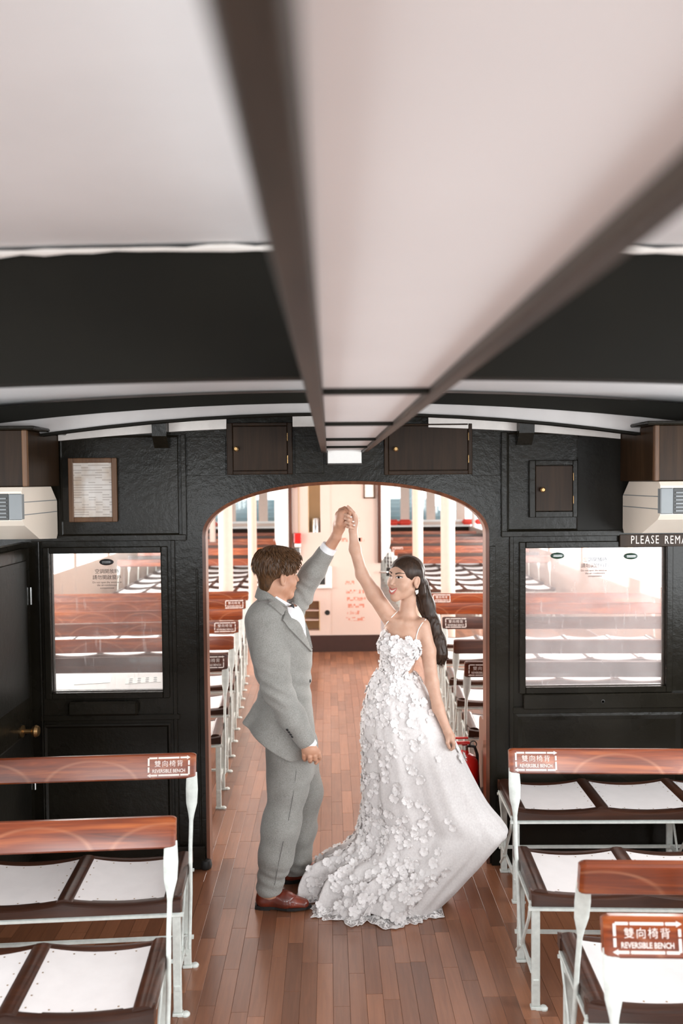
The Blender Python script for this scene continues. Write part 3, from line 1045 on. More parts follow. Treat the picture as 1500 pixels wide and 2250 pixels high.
def leg_mesh(front):
    def mk():
        mb = MB()
        mb.box(-.016, .016, -.009, .009, 0.012, 0.415, b=0.003)
        mb.box(-.020, .020, -.014, .014, 0.0, 0.012, b=0.002)
        mb.box(-.012, .012, -.013, .013, 0.10, 0.12, b=0.002)
        # foot lug
        s = -1 if front else 1
        mb.lathe([(0.016, 0.0), (0.017, 0.006), (0.010, 0.013), (0.0, 0.014)], (0.03, s * 0.004, 0), 10)
        mb.box(0.0, 0.03, -.011 + s * .004, .011 + s * .004, 0, 0.007)
        return mb.mesh('leg', M['metal'], False)
    return cached(('leg', front), mk)


def end_frame_mesh():
    """side frame at a bench end: top bar, stretcher and crossed swing links"""
    def mk():
        mb = MB()
        mb.box(-.012, .012, -0.195, 0.165, 0.405, 0.418, b=0.002)
        mb.box(-.007, .007, -0.185, 0.125, 0.135, 0.150, b=0.002)
        mb.tube([(-.010, -0.205, 0.43), (-.010, -0.17, 0.35), (-.010, -0.02, 0.16)], 0.007, 6)
        mb.tube([(-.006, 0.155, 0.41), (-.006, 0.05, 0.27), (-.006, 0.0, 0.15)], 0.006, 6)
        mb.tube([(-.006, 0.125, 0.05), (-.006, 0.0, 0.15)], 0.006, 6)
        mb.lathe([(0.014, -0.012), (0.014, 0.006)], (-.008, 0, 0.15), 10, axis='x')
        return mb.mesh('end_frame', M['metal'], False)
    return cached('endf', mk)


def arm_mesh(lean):
    """backrest arm: a rod from the low pivot that flattens to a paddle below the board"""
    def mk():
        mb = MB()
        yt = 0.165 * lean
        zt = 0.835
        P = Vector((0, 0, 0.15)); T = Vector((0, yt, zt))
        pts = []; rr = []; fl = []
        for t, r, a, b in ((0, .0075, 1, 1), (.3, .0085, 1, 1), (.55, .0085, 1, 1), (.70, .009, 1, 1), (.74, .011, 1.2, .8), (.80, .020, 1.15, .45), (.88, .023, 1.1, .30), (.98, .022, 1.0, .28)):
            pts.append(P.lerp(T, t) + Vector((0.002 * math.sin(9 * t), 0.012 * lean * math.sin(math.pi * min(t, 1)), 0))); rr.append(r); fl.append((a, b))
        mb.tube(pts, rr, 10, flat=fl, up=(1, 0, 0))
        return mb.mesh('back_arm', M['metal'], True)
    return cached(('arm', lean), mk)


def long_rails_mesh(n):
    def mk():
        mb = MB(); L = n * PITCH
        mb.tube([(-.01, -0.200, 0.400), (L + .01, -0.200, 0.400)], 0.0095, 6)
        mb.tube([(-.01, 0.150, 0.405), (L + .01, 0.150, 0.405)], 0.0075, 6)
        mb.tube([(-.01, 0.10, 0.143), (L + .01, 0.10, 0.143)], 0.010, 6)
        return mb.mesh('pipe_rails', M['metal'], True)
    return cached(('pipes', n), mk)


def bench(x_end, yc, side, n, lean, marked, label, rz=None, group=None, detail=2, mat='bench', noback=False):
    """x_end: aisle end; side -1 runs to the left, +1 to the right. lean +1: board on the far side."""
    rz = math.radians(3.0 * (-side)) if rz is None else rz
    rz = -rz if False else rz
    t = thing('reversible_bench', label, 'bench', (x_end, yc, 0), rz, group)
    L = n * PITCH
    sg = side
    def add(name, me, x=0, y=0, z=0, flip=False, parent=None):
        o = put(bpy.data.objects.new(name, me), parent or t)
        o.location = (x, y, z)
        return o
    off = 0 if sg > 0 else -L
    add('seat_rail', rail_mesh(n, -1), off, 0, SEAT_Z)
    add('seat_rail', rail_mesh(n, 1), off, 0, SEAT_Z)
    for k in range(n):
        p = add('seat_panel', seat_panel_mesh(), off + k * PITCH, 0, SEAT_Z + 0.004)
        if detail > 1:
            tag(add('studs', studs_mesh(), parent=p), kind='stuff')
    for k in range(n + 1):
        dx = 0.0
        if k == 0: dx = 0.036
        if k == n: dx = -0.036
        add('divider', divider_mesh(0), off + k * PITCH + dx, 0, SEAT_Z)
    legs = [0.02] + ([L / 2] if n > 2 else []) + [L - 0.02]
    if n == 3: legs = [0.02, 2 * PITCH, L - 0.02]
    for lx in legs:
        add('leg', leg_mesh(True), off + lx, -0.188); add('leg', leg_mesh(False), off + lx, 0.125)
        if detail > 0: add('end_frame', end_frame_mesh(), off + lx - (0.012 if lx < .1 else 0), 0)
    add('pipe_rails', long_rails_mesh(n), off, 0, 0)
    if not noback:
        arm = arm_mesh(lean)
        for lx in (-0.004, L + 0.004):
            add('back_arm', arm, off + lx, 0)
        tilt = -0.20 * lean
        b = add('backrest', backrest_mesh(L + 0.044, mat), off - 0.022, 0.178 * lean, 0.846)
        b.rotation_euler = (tilt, 0, 0)
        if marked:
            mx = 0.016 + 0.096 if sg > 0 else L + 0.044 - 0.016 - 0.096
            m_ = add('marking', marking_mesh(), mx, -0.0186, 0.0, parent=b)
    return t


def xl(y): return -0.590 - 0.055 * (y - 3.28)
def xr(y): return 0.770 + 0.055 * (y - 3.28)

# near compartment, left
bench(-0.590, 3.28, -1, 2, 1, True, 'reversible bench left of the aisle, stencilled backrest, first before the bulkhead')
bench(-0.551, 2.615, -1, 2, 1, False, 'reversible bench at the lower left corner with plain unmarked backrest')
# near compartment, right
bench(0.873, 4.075, 1, 3, 1, False, 'bench without raised backrest under the right window against the bulkhead', rz=math.radians(-1.5), noback=True)
bench(0.772, 3.28, 1, 3, 1, True, 'reversible bench right of the aisle with reddish stencilled backrest before the bulkhead')
bench(0.776, 2.605, 1, 3, -1, False, 'reversible bench at lower right with plain dark backrest leaning to the viewer')
bench(0.722, 1.93, 1, 3, 1, True, 'nearest reversible bench in the lower right corner, blurred worn stencil on backrest')
ordn = ['first', 'second', 'third', 'fourth', 'fifth', 'sixth', 'seventh', 'eighth', 'ninth', 'tenth', 'eleventh', 'twelfth']
# beyond the doorway
LR = [5.28, 5.93, 6.60, 7.25, 7.87, 8.45]
for i, y in enumerate(LR):
    bench(xl(y), y, -1, 5, 1, i % 2 == 0 if i < 5 else False, f'reversible bench beyond the doorway, {ordn[i]} row from it, left of the aisle', group='benches beyond the doorway, left', detail=1, mat='benchmid' if i == 0 else 'bench')
RR = [(5.35, -1, True, 'benchmid'), (6.06, -1, False, 'benchmid'), (6.68, 1, True, 'benchmid'), (7.44, 1, False, 'bench'), (8.12, 1, True, 'bench')]
for i, (y, ln_, mk_, mt) in enumerate(RR):
    bench(xr(y), y, 1, 5, ln_, mk_, f'reversible bench beyond the doorway, {ordn[i]} row from it, right of the aisle', group='benches beyond the doorway, right', detail=1, mat=mt)
FR = [12.1, 12.75, 13.4, 14.1, 14.8, 15.6, 16.4, 17.3, 18.3]
for i, y in enumerate(FR):
    for s in (-1, 1):
        bench(-0.95 if s < 0 else 1.1, y, s, 5, 1, i % 3 == 0, f'distant reversible bench past the columns, {ordn[i]} row there, {"left" if s < 0 else "right"} of the casing',
              rz=0.0, group='distant benches past the columns', detail=0, mat='benchdark' if i % 3 == 1 else 'bench')

# ================================================================== FAR COMPARTMENT
CY = 9.80            # front of the engine casing
def cr(a, b, Y=CY):
    p, q = at(*a, Y), at(*b, Y)
    return p.x, q.x, q.z, p.z

tag(MB().box(-BSIDE, BSIDE, WY + WT, FARY, 2.62, 2.68).build('ceiling', M['ceil']), 'white deckhead of the far compartment beyond the doorway', None, kind='structure')
for x, nm in ((-BSIDE, 'left'), (BSIDE, 'right')):
    side_wall('wall_' + nm, x, WY + WT, FARY, 0.9, 2.25, 2.62, [4.5, 6.2, 7.9, 9.6, 11.3, 13.0, 14.7, 16.4, 18.1, 20.0], 'column', f'cream side wall with open windows, {nm} of the far compartment')
# infill beside the near compartment
mb = MB(); mb.box(-BSIDE, -SIDE, WY, WY + WT, 0, 2.62); mb.box(SIDE, BSIDE, WY, WY + WT, 0, 2.62)
tag(mb.build('wall_back', M['column']), 'cream return walls closing the far compartment', None, kind='structure')

# far bulkhead with windows
fb = MB()
zs, zh = 1.06, 2.05
fb.box(-BSIDE, BSIDE, FARY, FARY + .08, 0, zs); fb.box(-BSIDE, BSIDE, FARY, FARY + .08, zh, 2.62)
posts = [-3.3, -2.45, -1.65, -0.8, 0.0, 0.85, 1.9, 2.55, 3.3]
for p in posts: fb.box(p - .11, p + .11, FARY, FARY + .08, zs, zh)
far = tag(fb.build('wall_back', M['column']), 'pale far end wall with windows beyond the distant benches', None, kind='structure')
MB().box(-BSIDE, BSIDE, FARY - .03, FARY, 0.0, 0.94).build('dado', M['hatch'], far)
MB().box(-BSIDE, BSIDE, FARY - .05, FARY + .02, zs - .05, zs, b=.01).build('sill', M['whitepaint'], far)
for a, b in zip(posts[:-1], posts[1:]):
    MB().box(a + .11, b - .11, FARY + .03, FARY + .036, zs, zh).build('pane', M['clear'], far)
# open after deck with dark benches beyond the far windows
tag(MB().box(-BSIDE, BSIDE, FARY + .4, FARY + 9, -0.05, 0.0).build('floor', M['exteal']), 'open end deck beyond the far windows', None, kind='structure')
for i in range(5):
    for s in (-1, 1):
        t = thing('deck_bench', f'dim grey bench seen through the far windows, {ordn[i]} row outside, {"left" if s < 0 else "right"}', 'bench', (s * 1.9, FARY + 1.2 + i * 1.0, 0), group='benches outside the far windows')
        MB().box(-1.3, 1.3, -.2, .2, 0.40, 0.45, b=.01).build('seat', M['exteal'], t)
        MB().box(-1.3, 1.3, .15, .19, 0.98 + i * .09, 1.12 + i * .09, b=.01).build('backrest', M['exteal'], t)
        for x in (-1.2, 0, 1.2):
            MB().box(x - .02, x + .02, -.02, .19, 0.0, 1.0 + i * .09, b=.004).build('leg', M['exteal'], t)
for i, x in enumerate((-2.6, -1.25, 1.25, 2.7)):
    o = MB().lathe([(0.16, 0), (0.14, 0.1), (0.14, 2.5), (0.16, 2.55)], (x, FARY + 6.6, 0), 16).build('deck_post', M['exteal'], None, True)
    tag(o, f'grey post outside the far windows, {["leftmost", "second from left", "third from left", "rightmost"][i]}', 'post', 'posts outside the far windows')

# engine casing
casing = MB()
cx0 = at(641, 1300, CY).x; cx1 = at(836, 1300, CY).x
niche = cr((676, 1040), (704, 1170))
shelf = cr((668, 1321), (702, 1386))
zt = 2.62
zk = at(700, 1396, CY).z
casing.box(cx0, niche[0], CY, CY + 1.6, shelf[3], zt)
casing.box(niche[1], cx1, CY, CY + 1.6, shelf[3], zt)
casing.box(niche[0], niche[1], CY + 0.16, CY + 1.6, niche[2], zt)
casing.box(niche[0], niche[1], CY, CY + 1.6, shelf[3], niche[2])
casing.box(cx0, shelf[0], CY, CY + 1.6, zk, shelf[3]); casing.box(shelf[1], cx1, CY, CY + 1.6, zk, shelf[3])
casing.box(shelf[0], shelf[1], CY + 0.18, CY + 1.6, zk, shelf[3]); casing.box(shelf[0], shelf[1], CY, CY + .18, zk, shelf[2])
cw = tag(casing.build('wall_casing', M['casing']), 'cream painted casing in the middle beyond the arch', None, kind='structure')
MB().box(cx0 - .005, cx1 + .005, CY - .015, CY + 1.6, 0, zk).build('plinth', M['kick'], cw)
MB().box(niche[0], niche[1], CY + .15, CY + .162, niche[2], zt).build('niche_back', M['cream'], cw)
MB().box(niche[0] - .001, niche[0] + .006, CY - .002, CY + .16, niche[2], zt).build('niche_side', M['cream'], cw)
for f in (0.36, 0.68):
    z = shelf[2] + (shelf[3] - shelf[2]) * f
    MB().box(shelf[0], shelf[1], CY + .002, CY + .18, z - .006, z + .006).build('shelf', M['casing'], cw)
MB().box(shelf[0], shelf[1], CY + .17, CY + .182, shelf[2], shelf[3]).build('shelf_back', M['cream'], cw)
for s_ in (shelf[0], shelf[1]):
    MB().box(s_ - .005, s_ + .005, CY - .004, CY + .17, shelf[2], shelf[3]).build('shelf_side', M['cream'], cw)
p = at(719, 1346, CY)
MB().lathe([(0.030, 0), (0.030, 0.006), (0.0, 0.006)], (p.x, CY, p.z), 18, axis='y').build('pipe_hole', M['blackrub'], cw)
# seam of the cabinet door and the painted red lettering, faded beyond reading
p0, p1, z0, z1 = cr((727, 1060), (729, 1395)); MB().box(p0, p1, CY - .003, CY + .001, z0, z1).build('seam', M['column'], cw)
tl = NT('faded_red_lettering')
co = tl.coord('Object', (46, 1, 40))
fl = tl.n('ShaderNodeVectorMath', operation='FLOOR'); tl.l(co, fl.inputs[0])
v = tl.noise(tl.coord('Object', (1, 1, 1)), 70, 4, 0.7)
w_ = tl.n('ShaderNodeTexWhiteNoise'); tl.l(fl.outputs[0], w_.inputs[0])
ad = tl.n('ShaderNodeMath', operation='MULTIPLY'); tl.l(v, ad.inputs[0]); tl.l(w_.outputs[0], ad.inputs[1])
tl.l(tl.ramp(ad.outputs[0], [(0.10, lin(220, 198, 186)), (0.42, lin(212, 136, 114))]), tl.b.inputs['Base Color']); tl.set(rough=0.6)
for (x0_, x1_, y_) in ((757, 790, 1142), (768, 792, 1186), (750, 800, 1186), (758, 778, 1280), (760, 800, 1300), (762, 803, 1316), (764, 800, 1331), (762, 790, 1346), (760, 802, 1360)):
    a0, a1, z0, z1 = cr((x0_, y_ - 4), (x1_, y_ + 4))
    MB().box(a0, a1, CY - .0016, CY - .0004, z0, z1).build('faded_lettering', tl.m, cw)
# chrome flask in the niche
x0_, x1_, z0, z1 = cr((684, 1137), (703, 1169), CY + .05)
r = (x1_ - x0_) / 2
tag(MB().lathe([(r, 0), (r, (z1 - z0) * .86), (r * .8, (z1 - z0) * .97), (0, (z1 - z0))], ((x0_ + x1_) / 2 - .004, CY + .07, niche[2]), 20).build('steel_flask', M['steel'], None, True), 'shiny steel cylinder standing in the casing niche', 'flask')
# small framed picture high on the casing
x0_, x1_, z0, z1 = cr((798, 1046), (823, 1095))
t = thing('picture_frame', 'small wooden picture frame high on the cream casing', 'picture frame', ((x0_ + x1_) / 2, CY, z0))
L = Vector(t.location)
fr = MB()
for (a, b, c, d_) in ((x0_, x0_ + .014, z0, z1), (x1_ - .014, x1_, z0, z1), (x0_, x1_, z0, z0 + .014), (x0_, x1_, z1 - .014, z1)):
    fr.box(a, b, CY - .018, CY, c, d_)
o = fr.build('frame', M['frameoak'], t); o.location = -L
o = MB().box(x0_ + .01, x1_ - .01, CY - .008, CY, z0 + .01, z1 - .01).build('paper', M['whitepaint'], t); o.location = -L
# timber-edged white boards flanking the casing
for (xa, xb, ya, yb, lab) in ((828, 858, 1063, 1236, 'white bulging panel with timber edge on the right side of the casing'), (641, 604, 1058, 1226, 'white bulging panel with timber edge on the left side of the casing')):
    s = 1 if xb > xa else -1
    p, q = at(xa, ya, CY), at(xb, yb, CY)
    t = thing('light_panel', lab, 'panel', (p.x, CY - .02, q.z))
    L = Vector(t.location)
    xs = sorted((p.x, p.x + s * .045))
    o = MB().box(xs[0], xs[1], CY - .05, CY - .001, q.z, p.z + .1, b=.004).build('timber_edge', M['trim'], t); o.location = -L
    n = 10
    V = []; F = []
    xa_, xb_ = p.x + s * .04, q.x
    for j in range(n + 1):
        v_ = j / n
        z = q.z + .03 + (p.z + .1 - q.z - .03) * v_
        inset = 0.10 * max(0, 1 - v_ * 5) ** 2
        for (xx, yy) in ((xa_, CY - .03), (xb_ - s * inset, CY + .0), (xb_ - s * inset, CY + .5), (xa_, CY + .5)):
            V.append((xx, yy, z))
    for j in range(n):
        for k in range(4): F.append((j * 4 + k, j * 4 + (k + 1) % 4, j * 4 + 4 + (k + 1) % 4, j * 4 + 4 + k))
    F += [(0, 1, 2, 3), (n * 4, n * 4 + 1, n * 4 + 2, n * 4 + 3)]
    o = MB().add(V, F).build('white_panel', M['whitepaint'], t, True); o.location = -L
# red alarm boxes with cable
p = at(653, 1182, CY)
t = thing('fire_alarm', 'red alarm box with white switch on the left of the casing', 'alarm', (p.x, CY, p.z - .1))
L = Vector(t.location)
for (nm, a, b, d_, m_) in (('red_box', (646, 1171), (662, 1193), .07, 'red'), ('white_switch', (647, 1193), (661, 1202), .05, 'whitepaint'), ('call_button', (648, 1202), (660, 1222), .04, 'steel')):
    x0_, x1_, z0, z1 = cr(a, b)
    o = MB().box(x0_, x1_, CY - d_, CY, z0, z1, b=.008).build(nm, M[m_], t); o.location = -L
o = MB().tube([(p.x + .02, CY - .008, at(653, 1171, CY).z), (p.x + .022, CY - .008, 2.3)], .005, 6).build('cable', M['cream'], t); o.location = -L
x0_, x1_, z0, z1 = cr((640, 1060), (653, 1071))
tag(MB().lathe([(.02, 0), (.036, .01), (.036, .03), (.02, .05)], ((x0_ + x1_) / 2, CY, (z0 + z1) / 2), 14, axis='y').build('alarm_bell', M['red'], None, True), 'small red bell at the top of the casing', 'alarm')
# paper screen and red bag by the casing
x0_, x1_, z0, z1 = cr((690, 1244), (729, 1292))
t = thing('control_box', 'white box with dark screen fixed on the casing behind the raised grey sleeve', 'box', ((x0_ + x1_) / 2, CY, z0))
L = Vector(t.location)
o = MB().box(x0_, x1_, CY - .06, CY, z0, z1, b=.008).build('case', M['whitepaint'], t); o.location = -L
o = MB().box(x0_ + .03, x0_ + .13, CY - .064, CY - .05, z0 + .05, z1 - .1, b=.002).build('screen', M['acdark'], t); o.location = -L
p = at(655, 1362, CY - .1)
mb = MB().lathe([(0.0, 0), (.06, .0), (.075, .03), (.078, .2), (.06, .27), (.025, .30), (.02, .33), (0, .33)], (at(652, 1340, CY - .12).x, CY - .12, .45), 16)
t = thing('fire_extinguisher', 'red extinguisher hanging on the far casing behind the grey jacket', 'fire extinguisher', (at(652, 1340, CY - .12).x, CY - .12, .45))
o = mb.build('cylinder', M['red'], t, True); o.location = -Vector(t.location)
o = MB().box(-.04, .04, 0.05, 0.119, .05, .08).build('bracket', M['darksteel'], t)
o = MB().tube([(0, 0, .33), (-.05, -.02, .36), (.06, 0, .37)], .012, 6).build('handle', M['blackrub'], t)
# door handle on the casing side
p = at(848, 1256, CY + .02)
t = thing('door_handle', 'metal lever handle on a dark plate beside the casing', 'handle', (p.x, CY - .01, p.z))
MB().box(0.0, .05, -.012, .012, -.05, .05, b=.004).build('plate', M['darksteel'], t)
MB().tube([(0.02, -.01, 0), (.0, -.05, 0), (-.09, -.05, .004)], .010, 8).build('lever', M['steel'], t)

# columns
for (a, b, Y, lab) in ((480, 511, 9.3, 'thick cream column left of the groom beyond the doorway'), (545, 564, 11.6, 'thinner cream column just left of the casing'),
                       (906, 929, 11.4, 'thinner cream column right of the casing'), (968, 999, 9.3, 'thick cream column beyond the doorway above the bride\'s hair'), (461, 474, 16.0, 'slim distant cream column near the arch\'s left edge')):
    p, q = at(a, 1200, Y), at(b, 1200, Y)
    r = (q.x - p.x) / 2
    t = thing('column', lab, 'column', ((p.x + q.x) / 2, Y, 0))
    MB().lathe([(r, 0.0), (r, 2.62)], (0, 0, 0), 24).build('shaft', M['column'], t, True)
    MB().lathe([(r * 1.35, 0.0), (r * 1.35, .03), (r, .06), (r, .07)], (0, 0, 0), 24).build('base_ring', M['column'], t, True)
# life jackets along the far sill
for i, px_ in enumerate((462, 862, 890, 1030, 1058)):
    p = at(px_, 1160, FARY - .2)
    o = MB().box(-.16, .16, -.07, .07, 0, .14, b=.05).build('life_jacket', M['orange'])
    o.location = (p.x, FARY - .13, 0.94); o.parent = None
    tag(o, ['orange bundle on the far ledge at the left of the arch', 'orange bundle on the far ledge right of the casing, left one', 'orange bundle on the far ledge right of the casing, right one', 'orange bundle on the far ledge at right, left one', 'orange bundle on the far ledge at the right end of the arch'][i], 'bundle', 'orange bundles on the far ledge')
MB().box(-BSIDE, BSIDE, FARY - .26, FARY - .03, 0.90, 0.94).build('ledge', M['whitepaint'], far)
# exit sign
p0, p1, z0, z1 = cr((990, 1082), (1040, 1098), 6.5)
t = thing('exit_sign', 'dark green sign with white figure hanging behind the arch top right', 'sign', ((p0 + p1) / 2, 6.5, z0))
L = Vector(t.location)
o = MB().box(p0, p1, 6.49, 6.51, z0, z1, b=.002).build('sign_board', M['greensign'], t); o.location = -L
o = MB().box((p0 + p1) / 2 - .01, (p0 + p1) / 2 + .01, 6.495, 6.505, z1, 2.62).build('hanger', M['steel'], t); o.location = -L
q = at(1010, 1090, 6.488)
fg = MB().tube([(q.x - .016, 6.488, q.z - .02), (q.x, 6.488, q.z), (q.x + .004, 6.488, q.z + .016)], .0035, 5).tube([(q.x + .014, 6.488, q.z - .022), (q.x, 6.488, q.z)], .0035, 5).tube([(q.x - .015, 6.488, q.z + .012), (q.x + .016, 6.488, q.z + .006)], .003, 5)
o = fg.build('running_figure', M['whitepaint'], t); o.location = -L
# half gate board folded behind the right jamb, with an extinguisher strapped beside it
t = thing('gate_board', 'narrow rounded timber board standing behind the right door jamb', 'board', (0.86, WY + 0.30, 0))
L = Vector(t.location)
p = at(1052, 1568, WY + .3); q = at(1070, 1568, WY + .3)
def rounded(y0, y1, z0, z1, r, n=6):
    pts = [(y0, z0), (y1, z0)]
    for k in range(n + 1): a = k / n * R90; pts.append((y1 - r + r * math.cos(a), z1 - r + r * math.sin(a)))
    for k in range(n + 1): a = R90 + k / n * R90; pts.append((y0 + r + r * math.cos(a), z1 - r + r * math.sin(a)))
    return pts
o = MB().prism(rounded(WY + .12, WY + .30, 0, p.z, .05), 'x', p.x, p.x + .03).build('board', M['trim'], t); o.location = -L
gx = p.x
ex = at(1012, 1690, WY + .25)
rr_ = 0.078
zb_, zs_ = 0.235, at(1020, 1658, WY + .25).z
t = thing('fire_extinguisher', 'bright red fire extinguisher beside the right door jamb behind the bride\'s skirt', 'fire extinguisher', (gx - rr_ - .012, WY + .25, zb_))
zc = zs_ - zb_
MB().lathe([(rr_ * .9, 0), (rr_, .012), (rr_, zc - .06), (rr_ * .93, zc - .03), (rr_ * .7, zc - .005), (.024, zc + .01), (.02, zc + .03), (0, zc + .03)], (0, 0, 0), 28).build('cylinder', M['red'], t, True)
MB().lathe([(rr_ * 1.01, 0.03), (rr_ * 1.01, .055)], (0, 0, 0), 28).build('strap', M['steel'], t, True)
MB().lathe([(.02, zc + .02), (.02, zc + .055), (.012, zc + .06)], (0, 0, 0), 14).build('valve', M['steel'], t, True)
MB().box(-.075, .03, -.012, .012, zc + .06, zc + .075, b=.004).box(-.07, .02, -.01, .01, zc + .09, zc + .10, b=.004).build('handle', M['red'], t)
MB().tube([(.045 + .018 * math.cos(a), -.02, zc + .065 + .018 * math.sin(a)) for a in np.linspace(0, 2 * math.pi, 17)], .0028, 6).build('pin_ring', M['blackrub'], t, True)
MB().tube([(.02, 0, zc + .05), (.055, .0, zc + .045), (.07, .0, zc), (.072, 0, zc - .1), (.074, -.04, .02)], .009, 8).build('hose', M['blackrub'], t, True)
MB().box(rr_ - .01, rr_ + .013, -.03, .03, .02, .07).build('bracket', M['darksteel'], t)
MB().box(-.05, rr_ + .013, -.05, .05, -.008, 0.0).build('bracket_foot', M['darksteel'], t)
# life jackets poster and leaflet on the bench seat behind the left window are too far to read: plain sheets on the seat
for i, (px_, py_) in enumerate(((205, 1510), (315, 1500))):
    y_ = 4.75
    o = MB().box(-.10, .10, -.07, .07, 0, .002).build('leaflet', M['whitepaint'])
    p = at(px_, py_, y_)
    o.location = (p.x, y_, 0.90); o.rotation_euler = (0, 0, .2)
    tag(o, ['plain pale leaflet on the counter behind the left window, left one', 'spotted pale leaflet on the counter behind the left window, right one'][i], 'leaflet', 'leaflets behind the left window')
    if i:
        for a in range(4):
            for b in range(3):
                MB().lathe([(.011, 0), (.011, .001)], (-.07 + a * .046, -.045 + b * .045, .002), 10).build('printed_spot', M['acgrey'], o)
ct = thing('counter', 'pale counter top just behind the left bulkhead window', 'counter', (-1.2, 4.75, 0))
MB().box(-.50, .42, -.2, .2, .87, .90, b=.004).build('counter_top', M['seat'], ct)
for sx in (-.45, .37):
    for sy in (-.16, .16): MB().box(sx - .02, sx + .02, sy - .02, sy + .02, 0, .87).build('leg', M['metal'], ct)
# water outside, its colour paled to carry the bright haze
tag(MB().box(-120, 120, -60, 220, -6.2, -6.0).build('sea', simple('haze_paled_water', lin(222, 230, 232), 0.2, var=0.15, scale=0.2)), 'harbour water outside the ferry, bright haze put into its colour', None, kind='structure')

from concurrent.futures import ThreadPoolExecutor
POOL = ThreadPoolExecutor(4)
# ================================================================== IMPLICIT SURFACES FOR THE FIGURES
def W(px, py, Y):
    p = at(px, py, Y)
    return np.array((p.x, p.y, p.z))


def seg(p, a, b, ra, rb):
    a = np.asarray(a); b = np.asarray(b)
    ba = b - a
    pa = p - a
    h = np.clip((pa @ ba) / (ba @ ba + 1e-12), 0, 1)
    v = pa - h[:, None] * ba
    return np.sqrt(np.einsum('ij,ij->i', v, v)) - (ra + (rb - ra) * h)


def near(p, c, r, f):
    """f only inside the sphere (c, r); a safe distance outside it"""
    v = p - c
    e = np.sqrt(np.einsum('ij,ij->i', v, v)) - r
    m = e < 0
    o = e + 0.03
    if m.any(): o[m] = f(p[m])
    return o


def smin(a, b, k):
    h = np.clip(0.5 + 0.5 * (b - a) / k, 0, 1)
    return b + (a - b) * h - k * h * (1 - h)


def smax(a, b, k):
    return -smin(-a, -b, k)


def chain(p, pts, rad, k=0.012):
    d = None
    for i in range(len(pts) - 1):
        s = seg(p, pts[i], pts[i + 1], rad[i], rad[i + 1])
        d = s if d is None else smin(d, s, k)
    return d


def ell(p, c, r, Rm=None):
    q = p - np.asarray(c)
    if Rm is not None: q = q @ Rm
    r = np.asarray(r)
    a = q / r
    b = a / r
    k0 = np.sqrt(np.einsum('ij,ij->i', a, a))
    k1 = np.sqrt(np.einsum('ij,ij->i', b, b)) + 1e-9
    return k0 * (k0 - 1) / k1


def sph(p, c, r):
    v = p - np.asarray(c)
    return np.sqrt(np.einsum('ij,ij->i', v, v)) - r


def stack(p, lv, tw=0.0):
    """lv rows: z, cx, cy, rx, ry (z ascending): body of elliptical sections, smooth in z"""
    lv = np.asarray(sorted(lv))
    z = np.clip(p[:, 2], lv[0, 0], lv[-1, 0])
    def it(k):
        # cubic (Catmull-Rom) interpolation
        x = lv[:, 0]; y = lv[:, k]
        m = np.gradient(y, x)
        i = np.clip(np.searchsorted(x, z) - 1, 0, len(x) - 2)
        h = x[i + 1] - x[i]; t = (z - x[i]) / h
        return ((2 * t**3 - 3 * t**2 + 1) * y[i] + (t**3 - 2 * t**2 + t) * h * m[i] + (-2 * t**3 + 3 * t**2) * y[i + 1] + (t**3 - t**2) * h * m[i + 1])
    cx, cy, rx, ry = it(1), it(2), it(3), it(4)
    dx = p[:, 0] - cx; dy = p[:, 1] - cy
    if tw:
        c, s = math.cos(tw), math.sin(tw)
        dx, dy = dx * c + dy * s, -dx * s + dy * c
    k0 = np.sqrt((dx / rx) ** 2 + (dy / ry) ** 2) + 1e-9
    k1 = np.sqrt((dx / rx**2) ** 2 + (dy / ry**2) ** 2) + 1e-9
    d = np.where(k0 > 0.15, k0 * (k0 - 1) / k1, -np.minimum(rx, ry))
    dz = np.maximum(p[:, 2] - lv[-1, 0], lv[0, 0] - p[:, 2])
    return np.where(dz > 0, np.sqrt(np.maximum(d, 0) ** 2 + dz ** 2), np.maximum(d, dz))


_nzc = {}
def nz(p, s, seed=0):
    """smooth pseudo noise in about [-1,1]"""
    if seed not in _nzc:
        r = np.random.default_rng(100 + seed)
        A = r.normal(size=(4, 3)); A /= np.linalg.norm(A, axis=1)[:, None]
        _nzc[seed] = (A, r.normal(size=(4, 3)), r.uniform(0, 6.28, 4))
    A, B_, ph = _nzc[seed]
    return np.sin((p @ A.T) * (s * np.array((.7, 1.05, 1.4, 1.75))) + ph + 0.9 * np.sin((p @ B_.T) * (s * .5))).sum(1) / 2.8


